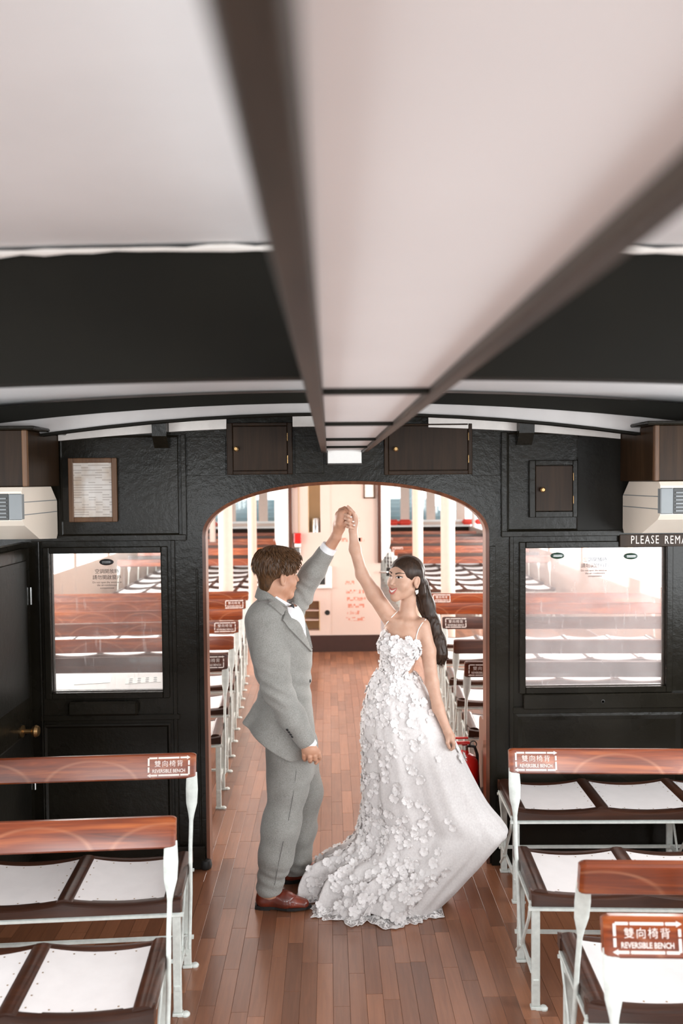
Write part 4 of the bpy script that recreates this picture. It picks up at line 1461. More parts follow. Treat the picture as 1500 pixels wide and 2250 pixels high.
def surface(f, lo, hi, h, keep=None, B=12, safety=1.45):
    lo = np.asarray(lo, float); hi = np.asarray(hi, float)
    n = np.ceil((hi - lo) / h / B).astype(int) * B + 1
    nb = (n - 1) // B
    g = [lo[k] + (np.arange(nb[k]) + 0.5) * B * h for k in range(3)]
    C = np.stack(np.meshgrid(*g, indexing='ij'), -1).reshape(-1, 3)
    dc = f(C)
    act = np.abs(dc) < B * h * 0.87 * safety
    D = np.repeat(np.repeat(np.repeat(np.where(dc < 0, -1.0, 1.0).astype(np.float32).reshape(nb), B, 0), B, 1), B, 2)
    D = np.pad(D, ((0, 1), (0, 1), (0, 1)), mode='edge')
    ids = np.argwhere(act.reshape(nb))
    ar = np.arange(B + 1)
    loc = np.stack(np.meshgrid(ar, ar, ar, indexing='ij'), -1).reshape(-1, 3)
    def work(s):
        I = ids[s:s + 60]
        G = (I[:, None, :] * B + loc[None]).reshape(-1, 3)
        D[G[:, 0], G[:, 1], G[:, 2]] = f(lo + G * h)
    list(POOL.map(work, range(0, len(ids), 60)))
    S = D < 0
    cnt = np.zeros(tuple(n - 1), np.int8)
    for i in (0, 1):
        for j in (0, 1):
            for k in (0, 1):
                cnt += S[i:n[0] - 1 + i, j:n[1] - 1 + j, k:n[2] - 1 + k]
    cells = np.argwhere((cnt > 0) & (cnt < 8))
    vid = -np.ones(tuple(n - 1), np.int32)
    vid[tuple(cells.T)] = np.arange(len(cells))
    acc = np.zeros((len(cells), 3)); num = np.zeros(len(cells))
    cor = [(i, j, k) for i in (0, 1) for j in (0, 1) for k in (0, 1)]
    val = {c: D[cells[:, 0] + c[0], cells[:, 1] + c[1], cells[:, 2] + c[2]] for c in cor}
    for a in cor:
        for ax in range(3):
            if a[ax] == 0:
                b = list(a); b[ax] = 1; b = tuple(b)
                va, vb = val[a], val[b]
                m = (va < 0) != (vb < 0)
                t = np.where(m, va / np.where(m, va - vb, 1), 0)
                P = np.array(a, float)[None] + np.zeros((len(cells), 3)); P[:, ax] += t
                acc += np.where(m[:, None], P, 0); num += m
    V = lo + (cells + acc / num[:, None]) * h
    Q = []
    for ax in range(3):
        b, c = (ax + 1) % 3, (ax + 2) % 3
        sl0 = [slice(None)] * 3; sl1 = [slice(None)] * 3
        sl0[ax] = slice(0, -1); sl1[ax] = slice(1, None)
        e = np.argwhere(S[tuple(sl0)] != S[tuple(sl1)])
        e = e[(e[:, b] > 0) & (e[:, c] > 0) & (e[:, b] < n[b] - 1) & (e[:, c] < n[c] - 1)]
        eb = np.zeros(3, int); eb[b] = 1; ec = np.zeros(3, int); ec[c] = 1
        q = np.stack([vid[tuple((e - eb - ec).T)], vid[tuple((e - ec).T)], vid[tuple(e.T)], vid[tuple((e - eb).T)]], 1)
        flip = ~S[tuple(e.T)]
        q[flip] = q[flip][:, ::-1]
        Q.append(q)
    Q = np.concatenate(Q)
    Q = Q[(Q >= 0).all(1)]
    if keep is not None:
        cen = V[Q].mean(1)
        Q = Q[keep(cen)]
        u, inv = np.unique(Q, return_inverse=True)
        V = V[u]; Q = inv.reshape(-1, 4)
    return V, Q


def join(parts):
    Vs = []; Qs = []; n = 0
    for V, Q in parts:
        Vs.append(V); Qs.append(Q + n); n += len(V)
    return np.concatenate(Vs), np.concatenate(Qs)


def smooth_mesh(V, Q, it=2, lam=0.5):
    for _ in range(it):
        acc = np.zeros_like(V); cnt = np.zeros(len(V))
        for a, b in ((0, 1), (1, 2), (2, 3), (3, 0)):
            np.add.at(acc, Q[:, a], V[Q[:, b]]); np.add.at(acc, Q[:, b], V[Q[:, a]])
            np.add.at(cnt, Q[:, a], 1); np.add.at(cnt, Q[:, b], 1)
        V = V + lam * (acc / np.maximum(cnt, 1)[:, None] - V)
    return V


def cast(f, o, d, tmax=0.6, it=40):
    """sphere-trace rays (arrays) onto f"""
    o = np.atleast_2d(o).astype(float); d = np.atleast_2d(d).astype(float)
    d = d / np.linalg.norm(d, axis=1)[:, None]
    t = np.zeros(len(o))
    for _ in range(it):
        t = np.minimum(t + 0.8 * f(o + d * t[:, None]), tmax)
    return o + d * t[:, None]


def normal(f, p, e=0.002):
    p = np.atleast_2d(p)
    g = np.stack([f(p + e * np.eye(3)[k]) - f(p - e * np.eye(3)[k]) for k in range(3)], 1)
    return g / (np.linalg.norm(g, axis=1)[:, None] + 1e-9)


def frame_from(fwd, roll=0.0, pitch=0.0):
    """columns: left, forward, up of a head that looks along fwd (horizontal), pitched up and rolled"""
    f = np.array([fwd[0], fwd[1], 0.0]); f /= np.linalg.norm(f)
    l = np.array([-f[1], f[0], 0.0]); u = np.array([0, 0, 1.0])
    c, s = math.cos(pitch), math.sin(pitch)
    f, u = f * c + u * s, u * c - f * s
    c, s = math.cos(roll), math.sin(roll)
    l, u = l * c + u * s, u * c - l * s
    return np.stack([l, f, u], 1)


def head_sdf(q, smile=0.0, jaw=1.0, fem=0.0):
    """q: local (left, forward, up) in metres; adult head about 0.235 tall"""
    d = ell(q, (0, -.014, .036), (.074, .094, .080))
    d = smin(d, ell(q, (0, .022, -.028), (.060 * jaw, .066 + .003 * fem, .080)), .03)
    d = smin(d, seg(q, (.044 * jaw, -.004, -.058), (.006, .062, -.098), .022, .017), .025)
    d = smin(d, seg(q, (-.044 * jaw, -.004, -.058), (-.006, .062, -.098), .022, .017), .025)
    d = smin(d, sph(q, (0, .070, -.098), .0165), .016)
    ch = .027 + .003 * smile
    for s in (1, -1):
        d = smin(d, sph(q, (s * .036, .052, -.030 + .004 * smile), ch), .022)
        d = smax(d, -ell(q, (s * .031, .104, .010), (.019, .017, .0125)), .014)
    d = smin(d, seg(q, (-.036, .070 - .002 * fem, .034), (.036, .070 - .002 * fem, .034), .011, .011), .022)
    d = smin(d, ell(q, (0, .074, -.064), (.027, .020, .022)), .015)
    d = smin(d, seg(q, (0, .084 - .002 * fem, .014), (0, .1075 - .0065 * fem, -.024), .0065 - .001 * fem, .0095 - .0012 * fem), .010)
    for s in (1, -1):
        d = smin(d, sph(q, (s * .0110, .095 - .004 * fem, -.029), .0072), .006)
    for s in (1, -1):
        # ear: tilted shell with a hollow
        Rm = frame_from((math.sin(-s * 0.30), math.cos(0.30)), 0, 0.12)
        e = ell(q, (s * .077, -.014, -.008), (.0095, .0185, .0315), Rm)
        e = smax(e, -ell(q, (s * .087, -.010, -.003), (.0105, .0115, .0215), Rm), .003)
        e = smin(e, ell(q, (s * .080, -.012, -.034), (.006, .009, .010)), .006)
        d = smin(d, e, .006)
    return d


def finger(p, pts, r0, r1, k=0.004):
    n = len(pts)
    return chain(p, pts, list(np.linspace(r0, r1, n)), k)


def skin_mat(name, col, red):
    t = NT(name)
    f = t.noise(t.coord('Object', (1, 1, 1)), 22, 3)
    t.l(t.ramp(f, [(0.3, red), (0.7, col)]), t.b.inputs['Base Color'])
    t.set(rough=0.48, sss=0.12, spec=0.4)
    t.b.inputs['Subsurface Radius'].default_value = (0.012, 0.005, 0.003)
    t.b.inputs['Subsurface Scale'].default_value = 0.6
    return t.m


def hair_mat(name, dark, light, rough=0.35):
    t = NT(name)
    f = t.noise(t.coord('Object', (160, 160, 12)), 1.0, 4, 0.7)
    t.l(t.ramp(f, [(0.3, dark), (0.72, light)]), t.b.inputs['Base Color'])
    t.set(rough=rough, spec=0.3)
    t.bump(f, 0.25, 0.003)
    return t.m


def cloth_mat(name, c0, c1, scale=220, rough=0.85, bump=0.12):
    t = NT(name)
    co = t.coord('Object', (1, 1, 1))
    f = t.noise(co, scale, 3, 0.6)
    f2 = t.noise(co, 9, 3)
    mx = t.n('ShaderNodeMix', data_type='FLOAT'); mx.inputs[0].default_value = 0.35
    t.l(f, mx.inputs[2]); t.l(f2, mx.inputs[3])
    t.l(t.ramp(mx.outputs[0], [(0.35, c0), (0.65, c1)]), t.b.inputs['Base Color'])
    t.set(rough=rough, sheen=0.15, spec=0.2)
    t.bump(f, bump, 0.001)
    return t.m


M['skin_m'] = skin_mat('skin_tan', lin(192, 146, 120), lin(180, 130, 104))
M['skin_f'] = skin_mat('skin_fair', lin(202, 163, 141), lin(192, 149, 126))
M['hair_m'] = hair_mat('brown_hair', lin(48, 34, 23), lin(106, 74, 48))
M['hair_f'] = hair_mat('dark_brown_hair', lin(30, 21, 15), lin(66, 46, 33), 0.45)
M['suit'] = cloth_mat('grey_wool', lin(124, 122, 117), lin(157, 155, 150))
M['suitdark'] = cloth_mat('dark_grey_seam_wool', lin(70, 68, 66), lin(84, 82, 80))  # darker grey wool of the trouser side seam
M['shirt'] = cloth_mat('white_cotton', lin(226, 226, 228), lin(238, 238, 240), 300, 0.7, 0.03)
M['bow'] = simple('black_satin', lin(20, 20, 22), 0.4, var=0.1)
M['gown'] = cloth_mat('white_tulle', lin(210, 204, 202), lin(228, 223, 221), 120, 0.8, 0.1)
M['petal'] = simple('white_organza_petal', lin(234, 229, 227), 0.7, var=0.03, scale=30)
M['lip'] = simple('lip_colour', lin(186, 102, 92), 0.4, var=0.05)
M['teeth'] = simple('teeth', lin(240, 234, 226), 0.3, var=0.02)
M['eyewhite'] = simple('eye_white', lin(232, 226, 222), 0.2, var=0.02)
M['iris'] = simple('dark_iris', lin(30, 20, 16), 0.15, var=0.05)
M['pearl'] = simple('pearl', lin(240, 236, 230), 0.2, var=0.02, coat=0.5)
tl = NT('burnished_brown_leather')
_c = tl.noise(tl.coord('Object', (1, 1, 1)), 10, 4, 0.6)
tl.l(tl.ramp(_c, [(0.30, lin(62, 24, 16)), (0.55, lin(112, 42, 24)), (0.75, lin(142, 58, 32))]), tl.b.inputs['Base Color'])
tl.set(rough=0.28, coat=0.4)
M['leather'] = tl.m

# ================================================================== GROOM
def build_groom():
    root = thing('person', 'man in light grey suit and bow tie raising one arm, facing the woman', 'person', (-0.2, 3.98, 0))
    RL = np.array(root.location)
    def done(name, V, Q, mat, parent=root, sm=0, smooth=True):
        if sm: V = smooth_mesh(V, Q, sm)
        o = mesh_np(name, V - RL, Q, M[mat], root if parent is None else parent, smooth)
        return o
    def mbuild(mb, name, mat, parent=None, smooth=True):
        o = mb.build(name, M[mat], parent or root, smooth)
        if parent is None: o.location = -Vector(root.location)
        return o
    # ---- head
    HC = W(612, 1264, 4.0)
    HR = frame_from((0.86, 0.51), 0.04, -0.06)
    hs = 0.985
    def hl(p): return (p - HC) @ HR / hs
    def fhead(p): return head_sdf(hl(p), 0, 1.08) * hs
    neck = [HC + HR @ np.array((0, -.035, -.05)), W(601, 1335, 4.0)]
    def fneck(p): return seg(p, neck[0], neck[1], .058, .066)
    # ---- joints
    shR, elR, wrR = W(588, 1368, 3.84), W(607, 1512, 3.79), W(675, 1632, 3.80)
    shL, elL, wrL = W(640, 1340, 4.17), W(682, 1270, 4.13), W(738, 1180, 4.06)
    hipR, knR, anR = W(634, 1650, 3.94), W(630, 1790, 3.90), W(592, 1955, 3.865)
    hipL, knL, anL = W(650, 1650, 4.08), W(664, 1780, 4.09), W(652, 1912, 4.115)
    chest = [(W(610, y, 4.0)[2], W((a + b) / 2, y, 4.0)[0], 4.0, (b - a) / 2 / 450, d) for y, a, b, d in
             ((1322, 560, 650, .10), (1345, 552, 668, .185), (1385, 552, 676, .185), (1430, 560, 678, .17), (1480, 570, 672, .15), (1530, 580, 672, .135), (1580, 580, 684, .15), (1640, 585, 690, .16), (1690, 595, 690, .15))]
    # ---- hands
    def fhandR(p):
        k = [W(668, 1659, 3.775), W(680, 1663, 3.765), W(691, 1661, 3.775), W(700, 1655, 3.79)]
        d = chain(p, [wrR, W(678, 1645, 3.785)], [.026, .030])
        d = smin(d, ell(p, W(682, 1651, 3.785), (.040, .022, .030)), .02)
        ln = [(1.0, .016), (1.1, .0105), (1.08, .0105), (0.95, .010)]
        for i, q in enumerate(k):
            a = q + np.array((.001, .020, -.022)) ; b = a + np.array((.001, .020, -.012)); c = b + np.array((-.002, .012, .014))
            d = smin(d, finger(p, [q, q + (a - q) * .5 + np.array((0, -.004, -.004)), a, b, c], .0115, .0095), .005)
        th = [W(690, 1642, 3.81), W(699, 1655, 3.83), W(700, 1668, 3.835), W(694, 1676, 3.83)]
        return smin(d, finger(p, th, .014, .0095), .008)
    def fhandL(p):
        d = chain(p, [wrL, W(744, 1158, 4.05)], [.026, .029])
        d = smin(d, chain(p, [W(745, 1157, 4.05), W(748, 1134, 4.045)], [.030, .030]), .015)
        d = smin(d, chain(p, [W(746, 1150, 4.02), W(752, 1130, 4.02)], [.022, .024]), .015)
        fs = [([(750, 1123, 4.035), (759, 1120, 4.03), (768, 1127, 4.012), (767, 1138, 4.0)], .0105),
              ([(747, 1121, 4.05), (757, 1117, 4.055), (768, 1122, 4.045), (773, 1132, 4.03)], .0105),
              ([(746, 1124, 4.065), (757, 1119, 4.075), (770, 1125, 4.075), (776, 1136, 4.065)], .010),
              ([(753, 1132, 4.015), (763, 1133, 4.0), (769, 1143, 3.995), (764, 1149, 4.0)], .0095)]
        for f_, r in fs:
            d = smin(d, finger(p, [W(*q) for q in f_], r, r * .85), .004)
        th = [W(750, 1160, 4.03), W(759, 1152, 4.01), W(766, 1146, 4.0), W(770, 1140, 3.995)]
        return smin(d, finger(p, th, .013, .009), .006)
    def fbody(p):
        d = smin(near(p, HC, .20, fhead), fneck(p), .022)
        d = smin(d, stack(p, chest) + .02, .03)
        d = smin(d, chain(p, [shR, elR, wrR], [.055, .042, .027]), .02)
        d = smin(d, chain(p, [shL, elL, wrL], [.055, .040, .027]), .02)
        d = smin(d, chain(p, [hipR, knR, anR, anR + np.array((.0, 0, -.05))], [.08, .055, .04, .036]), .02)
        d = smin(d, chain(p, [hipL, knL, anL, anL + np.array((.0, 0, -.05))], [.08, .055, .04, .036]), .02)
        return smin(smin(d, near(p, W(684, 1655, 3.79), .11, fhandR), .008), near(p, W(752, 1150, 4.04), .12, fhandL), .008)
    hL, hRc = W(752, 1150, 4.04), W(684, 1655, 3.79)
    near_head = lambda c: c[:, 2] > HC[2] - .125
    inh = lambda c: (np.linalg.norm(c - HC, axis=1) < .16)
    inL = lambda c: (np.linalg.norm(c - hL, axis=1) < .085)
    inR = lambda c: (np.linalg.norm(c - hRc, axis=1) < .075)
    eps = .0035
    parts = [surface(fbody, (-.62, 3.70, .06), (.16, 4.36, 1.95), .0075, lambda c: ~(inh(c) | inL(c) | inR(c))),
             surface(fbody, HC - .165, HC + .165, .002, lambda c: np.linalg.norm(c - HC, axis=1) < .16 + eps),
             surface(fbody, hL - .09, hL + .09, .0018, lambda c: np.linalg.norm(c - hL, axis=1) < .085 + eps),
             surface(fbody, hRc - .08, hRc + .08, .0018, lambda c: np.linalg.norm(c - hRc, axis=1) < .075 + eps)]
    V, Q = join(parts)
    body = done('body', V, Q, 'skin_m', sm=1)
    # face: eyes, brows, lips on the surface
    face_bits(fhead, HC, HR, hs, root, RL, smile=False)
    # ---- hair: combed volume with undercut and tufts
    def fhair(p):
        q = hl(p)
        d = ell(q, (0, -.022, .054), (.090, .116, .094))
        d = smin(d, ell(q, (0, .052, .088), (.066, .052, .040)), .04)
        d = smin(d, ell(q, (0, -.070, -.036), (.062, .042, .070)), .03)
        d = smax(d, -ell(q, (0, .112, -.045), (.085, .085, .105)), .010)
        for s in (1, -1):
            d = smax(d, -ell(q, (s * .095, .004, -.052), (.050, .066, .056)), .008)
        d = smax(d, -(q[:, 2] + .126 + .45 * (q[:, 1] + .06)), .015)
        # shorter, tighter below the crown
        d = d + .010 * np.clip((.02 - q[:, 2]) / .06, 0, 1)
        ang = np.arctan2(q[:, 0], q[:, 1] + .03)
        rid = np.sin(ang * 22 + 4 * np.sin(q[:, 2] * 30) + 2.5 * nz(q, 26, 3))
        up = np.clip((q[:, 2] + .02) / .06, 0, 1)
        return (d + up * (.0026 * rid + .0045 * nz(q, 48, 2))) * hs
    V, Q = surface(fhair, HC - .17, HC + .17, .0024)
    hair = done('hair', V, Q, 'hair_m', sm=1)
    # tufts following the comb
    mb = MB()
    rg = np.random.default_rng(4)
    N = 520
    a = rg.uniform(-math.pi, math.pi, N); u = rg.uniform(.015, .145, N)
    q0 = np.stack([.10 * np.sin(a), .10 * np.cos(a) - .02, u], 1)
    o = HC + (q0 * 1.6 * hs) @ HR.T
    P = cast(fhair, o, (HC + HR @ np.array((0, -.02, .05)) * hs) - o, .3)
    ok = (fhair(P) < .003)
    P = P[ok]; Nn = normal(fhair, P, .004); Qs = hl(P)
    for p, n_, q in zip(P, Nn, Qs):
        fl = HR @ (q - np.array((0.01, -.07, .125)))
        fl = fl - n_ * (fl @ n_); fl /= np.linalg.norm(fl) + 1e-6
        L = rg.uniform(.018, .036) * (1.0 if q[1] < .05 else .62)
        pts = []; rr = []
        tw = rg.normal(0, .15)
        sdv = np.cross(n_, fl)
        for i in range(5):
            t = i / 4
            pts.append(Vector(p + (fl + sdv * tw * t) * L * t + n_ * (-.001 + .0045 * math.sin(t * 2.6)) + np.array((0, 0, -.012 * t * t))))
            rr.append(.0034 * (1 - t) ** .7 + .0003)
        mb.tube(pts, rr, 5)
    o = mb.build('hair_tufts', M['hair_m'], hair, True); o.location = -Vector(root.location)
    # ---- shirt
    sh = [(z, cx - .004, cy, rx - .012, ry - .012) for z, cx, cy, rx, ry in chest]
    def fshirt(p):
        d = stack(p, sh) - .006
        return d
    col_c = W(604, 1322, 4.0)
    # open jacket, built as one smooth garment
    jl = []
    for y, a, b, d_, cy in ((1312, 572, 634, .055, 4.0), (1326, 554, 652, .125, 4.0), (1347, 541, 674, .19, 4.0), (1385, 540, 684, .200, 4.0), (1430, 549, 688, .19, 4.0), (1480, 562, 685, .172, 4.0), (1522, 575, 682, .160, 4.0), (1560, 562, 687, .17, 4.0), (1595, 546, 691, .18, 3.99), (1640, 542, 694, .185, 3.98), (1665, 545, 696, .185, 3.98)):
        jl.append((W(610, y, 4.0)[2], W((a + b) / 2, y, 4.0)[0], cy, (b - a) / 2 / 450, d_))
    slR = [W(583, 1362, 3.85), W(596, 1440, 3.815), W(607, 1512, 3.785), W(642, 1575, 3.785), W(670, 1625, 3.795)]
    slL = [W(632, 1345, 4.16), W(656, 1308, 4.15), W(688, 1256, 4.115), W(714, 1217, 4.085)]
    hem_a, hem_b = W(527, 1583, 4.0), W(690, 1642, 4.0)
    cuffR = (W(676, 1634, 3.80), (W(676, 1634, 3.80) - W(642, 1575, 3.785))); cuffR = (cuffR[0], cuffR[1] / np.linalg.norm(cuffR[1]))
    cuffL = (W(718, 1210, 4.08), (W(718, 1210, 4.08) - W(688, 1256, 4.115))); cuffL = (cuffL[0], cuffL[1] / np.linalg.norm(cuffL[1]))
    vfr = HR[:, 1]
    def fsleeveR(p):
        d = chain(p, slR, [.088, .080, .069, .060, .047], .03)
        u = p - slR[2]
        w_ = np.exp(-(np.linalg.norm(p - slR[2], axis=1) / .10) ** 2)
        d = d + .0055 * w_ * np.sin(p[:, 2] * 120 + p[:, 0] * 60 + 2 * nz(p, 15, 51)) + .0030 * nz(p, 34, 5)
        return smax(d, (p - cuffR[0]) @ cuffR[1], .004)
    def fsleeveL(p):
        d = chain(p, slL, [.082, .068, .056, .046], .03)
        ax = (slL[3] - slL[0]); ax = ax / np.linalg.norm(ax)
        s = (p - slL[0]) @ ax
        d = d + .0035 * np.sin(s * 95 + 12 * p[:, 0] + 4 * nz(p, 18, 9)) * np.exp(-((s - .12) / .12) ** 2) + .0015 * nz(p, 45, 6)
        return smax(d, (p - cuffL[0]) @ cuffL[1], .004)
    def ftorso(p):
        d = stack(p, jl)
        # tail kicked out behind
        tail = seg(p, W(585, 1545, 3.98), W(541, 1590, 3.98), .050, .020)
        d = smin(d, tail, .05)
        # drag folds from the buttoned waist
        z = p[:, 2]; zb = W(610, 1500, 4.0)[2]
        s = (p[:, 0] + .16) * 1.0
        d = d + .0045 * np.sin((z - zb) * 75 + s * 55) * np.exp(-((z - zb) / .09) ** 2) + .0034 * nz(p, 22, 8)
        # hem
        t = (p[:, 0] - hem_a[0]) / (hem_b[0] - hem_a[0])
        zh = hem_a[2] + (hem_b[2] - hem_a[2]) * np.clip(t * 1.5, 0, 1.05)
        d = smax(d, zh - z, .006)
        return d
    # V opening of the jacket, along the direction he faces
    vdir = np.array((0.985, 0.17, 0.0)); vdir /= np.linalg.norm(vdir)
    vside = np.array((-vdir[1], vdir[0], 0))
    vb = W(684, 1432, 4.0); vt = W(640, 1322, 4.0)
    def fV(p):
        u = (p - np.array((W(618, 1400, 4)[0], 4.0, 0))) @ vside
        f = (p - np.array((W(618, 1400, 4)[0], 4.0, 0))) @ vdir
        t = np.clip((p[:, 2] - vb[2]) / (vt[2] - vb[2]), -.2, 1.3)
        return np.maximum(np.abs(u) - (.012 + .172 * np.sqrt(np.maximum(t, 0))), np.maximum(.02 - f, -(t + .05) * .1))
    def fneckhole(p):
        h_ = seg(p, W(603, 1345, 4.0), W(606, 1290, 4.0), .070, .080)
        x0_, z0_ = W(570, 1290, 4.0)[0], W(570, 1290, 4.0)[2]
        pl = (z0_ - .80 * (p[:, 0] - x0_)) - p[:, 2]
        r_ = np.hypot(p[:, 0] - W(606, 1320, 4)[0], (p[:, 1] - 4.0)) - .105
        return np.minimum(np.maximum(h_, -1), np.maximum(pl * .75, r_))
    def fjacket(p):
        d = ftorso(p)
        d = smax(d, -fV(p), .004)
        d = smin(d, fsleeveR(p), .005)
        d = smin(d, fsleeveL(p), .030)
        return smax(d, -fneckhole(p), .004)
    V, Q = surface(fjacket, (-.50, 3.66, .60), (.08, 4.34, 1.80), .0045)
    jacket = done('jacket', V, Q, 'suit', sm=1)
    V, Q = surface(lambda p: smax(fshirt(p), -fneckhole(p) - .004, .004), (-.46, 3.76, .75), (.0, 4.24, 1.60), .006)
    shirt = done('shirt', V, Q, 'shirt', sm=1)
    # shirt collar standing round the neck, lower at the front
    nc = W(606, 1314, 4.0)
    mb = MB(); n = 40; V = []; F = []
    for i in range(n + 1):
        a = 2 * math.pi * i / n
        fwd = math.cos(a)
        r = .068
        base = nc + np.array((0.006, 0, 0)) + vdir * (r * 1.03 * fwd) + vside * (r * math.sin(a))
        dz = .044 * -fwd
        for (k, z, e) in ((0, -.045, .010), (1, -.012, .006), (2, .012, -.001), (3, .010, -.006), (4, -.045, .0)):
            dd = (vdir * fwd + vside * math.sin(a)) * e
            V.append(tuple(base + dd + np.array((0, 0, z + dz))))
    for i in range(n):
        for k in range(4): F.append((i * 5 + k, i * 5 + k + 1, i * 5 + 6 + k, i * 5 + 5 + k))
    mb.add(V, F); mbuild(mb, 'shirt_collar', 'shirt')
    # cuffs
    for (c, d_, r, up) in ((cuffR[0], cuffR[1], .040, .018), (cuffL[0], cuffL[1], .041, .028)):
        mb = MB(); mb.tube([Vector(c - d_ * .03), Vector(c + d_ * up * .6), Vector(c + d_ * up)], [r, r, r * .985], 20)
        mbuild(mb, 'shirt_cuff', 'shirt')
    # sleeve buttons
    sr = np.array(W(640, 1612, 3.80) - W(632, 1598, 3.80))
    for i in range(4):
        o_ = W(631 + i * 3.6, 1603 + i * 5.2, 3.2); dcam = o_ - np.array(CAM_POS)
        p = cast(fjacket, o_, dcam, 1.2, 60)[0]; nn = normal(fjacket, p[None])[0]
        Rq = Vector(nn).to_track_quat('Z', 'Y').to_matrix()
        mb = MB().lathe([(.0062, 0), (.0066, .002), (.005, .004), (0, .0035)], (0, 0, 0), 12, M=Rq)
        o = mbuild(mb, 'sleeve_button', 'bow'); o.location = Vector(p - RL)
    # ---- lapel and collar facing, laid on the jacket front
    def on_jacket(pp):
        o_ = np.array([W(a_, b_, 3.2) for a_, b_ in pp])
        P_ = cast(fjacket, o_, o_ - np.array(CAM_POS), 1.25, 60)
        return P_, normal(fjacket, P_, .006)
    def patch(name, outer, inner, lift=.006, m=4):
        mb = MB(); F = []
        k = len(outer)
        pp = [(a[0] + (b[0] - a[0]) * j / m, a[1] + (b[1] - a[1]) * j / m) for a, b in zip(outer, inner) for j in range(m + 1)]
        P_, n_ = on_jacket(pp)
        V = [tuple(v) for v in P_ + n_ * lift] + [tuple(v) for v in P_ - n_ * .003]
        N = len(P_)
        w = m + 1
        for i in range(k - 1):
            for j in range(m):
                a = i * w + j
                F.append((a, a + 1, a + w + 1, a + w))
        ring = [i * w for i in range(k)] + [(k - 1) * w + j for j in range(1, m + 1)] + [i * w + m for i in range(k - 2, -1, -1)] + [j for j in range(m - 1, 0, -1)]
        for a, b in zip(ring, ring[1:] + ring[:1]): F.append((a, b, N + b, N + a))
        mb.add(V, F); return mbuild(mb, name, 'suit')
    patch('collar', [(566, 1298), (574, 1316), (590, 1329), (604, 1341), (616, 1352)], [(577, 1292), (592, 1306), (606, 1318), (618, 1330), (630, 1344)], .011)
    patch('lapel', [(620, 1351), (619, 1364), (632, 1378), (648, 1396), (664, 1414), (680, 1432)], [(629, 1345), (633, 1353), (644, 1370), (656, 1388), (667, 1408), (681, 1427)], .013)
    # stand of the jacket collar round the back of the neck
    V = []; F = []; n = 30
    for i in range(n + 1):
        a = math.radians(62) + math.radians(236) * i / n
        fwd = math.cos(a); sd = math.sin(a)
        base = nc + np.array((-.002, 0, 0)) + vdir * (.080 * fwd) + vside * (.080 * sd)
        dz = -.058 * fwd
        for (z_, e_) in ((-.050, .022), (-.020, .014), (.004, .004), (.006, -.003), (-.05, -.002)):
            V.append(tuple(base + (vdir * fwd + vside * sd) * e_ + np.array((0, 0, z_ + dz))))
    for i in range(n):
        for k in range(4): F.append((i * 5 + k, i * 5 + k + 1, i * 5 + 6 + k, i * 5 + 5 + k))
    mbuild(MB().add(V, F), 'collar_stand', 'suit')
    # far lapel seen beyond the shirt front
    P_ = [(644, 1337), (656, 1341), (668, 1358), (679, 1388), (687, 1424), (680, 1424), (668, 1388), (656, 1360)]
    q0 = [W(a_, b_, 4.075) for a_, b_ in P_]; q1 = [W(a_, b_, 4.063) for a_, b_ in P_]
    k = len(P_)
    mbuild(MB().add([tuple(v) for v in q0 + q1], [tuple(range(k)), tuple(range(2 * k - 1, k - 1, -1))] + [(i, (i + 1) % k, k + (i + 1) % k, k + i) for i in range(k)]), 'far_lapel', 'suit', smooth=False)
    # jacket front edge button
    o_ = on_jacket([(681, 1496)])[0][0]
    mbuild(MB().lathe([(.008, -.003), (.009, 0), (.006, .004), (0, .004)], tuple(o_), 12, axis='x'), 'button', 'bow')
    # pocket flap line
    # ---- bow tie under the chin
    bc = W(640, 1333, 3.985)
    mb = MB()
    for s in (1, -1):
        pts = [Vector(bc + vside * s * t) for t in (.0, .012, .030, .052, .056)]
        mb.tube(pts, [.007, .010, .017, .022, .020], 10, flat=(1.0, .38), up=(0, 0, 1))
    mb.tube([Vector(bc + np.array((0, 0, .010))), Vector(bc - np.array((0, 0, .010)))], .009, 10)
    mbuild(mb, 'bow_tie', 'bow')
    # ---- trousers
    lR = [W(636, 1635, 3.95), W(634, 1720, 3.935), W(618, 1815, 3.905), W(605, 1880, 3.885), W(592, 1948, 3.87)]
    lL = [W(648, 1635, 4.07), W(664, 1735, 4.09), W(656, 1825, 4.105), W(653, 1880, 4.11), W(652, 1915, 4.115)]
    endR = W(592, 1958, 3.87)[2] - .004; endL = W(652, 1916, 4.115)[2]
    def ftrous(p):
        def leg(l, rad, e, sd):
            d = chain(p, l, rad, .05)
            z = p[:, 2]
            fold = np.exp(-((z - l[-1][2] - .05) / .06) ** 2)
            d = d + .0034 * fold * np.sin(z * 110 + p[:, 0] * 35 + 2 * nz(p, 14, sd)) + .0045 * nz(p, 20, sd + 1)
            kn = np.exp(-((z - l[2][2] - .03) / .08) ** 2)
            d = d + .002 * kn * np.sin(z * 70 - p[:, 0] * 50)
            return smax(d, e + .12 * (p[:, 0] - l[-1][0]) - z, .004)
        d = leg(lR, [.112, .090, .086, .076, .064], endR, 20)
        d = smin(d, leg(lL, [.112, .094, .080, .068, .058], endL, 24), .015)
        d = smin(d, stack(p, [(W(640, 1700, 4)[2], W(640, 1700, 4)[0], 4.0, .11, .15), (W(640, 1650, 4)[2], W(638, 1650, 4)[0], 4.0, .118, .165), (W(640, 1600, 4)[2], W(636, 1600, 4)[0], 4.0, .105, .15)]), .04)
        return d
    V, Q = surface(ftrous, (-.44, 3.74, .02), (.06, 4.26, 1.0), .0048)
    done('trousers', V, Q, 'suit', sm=1)
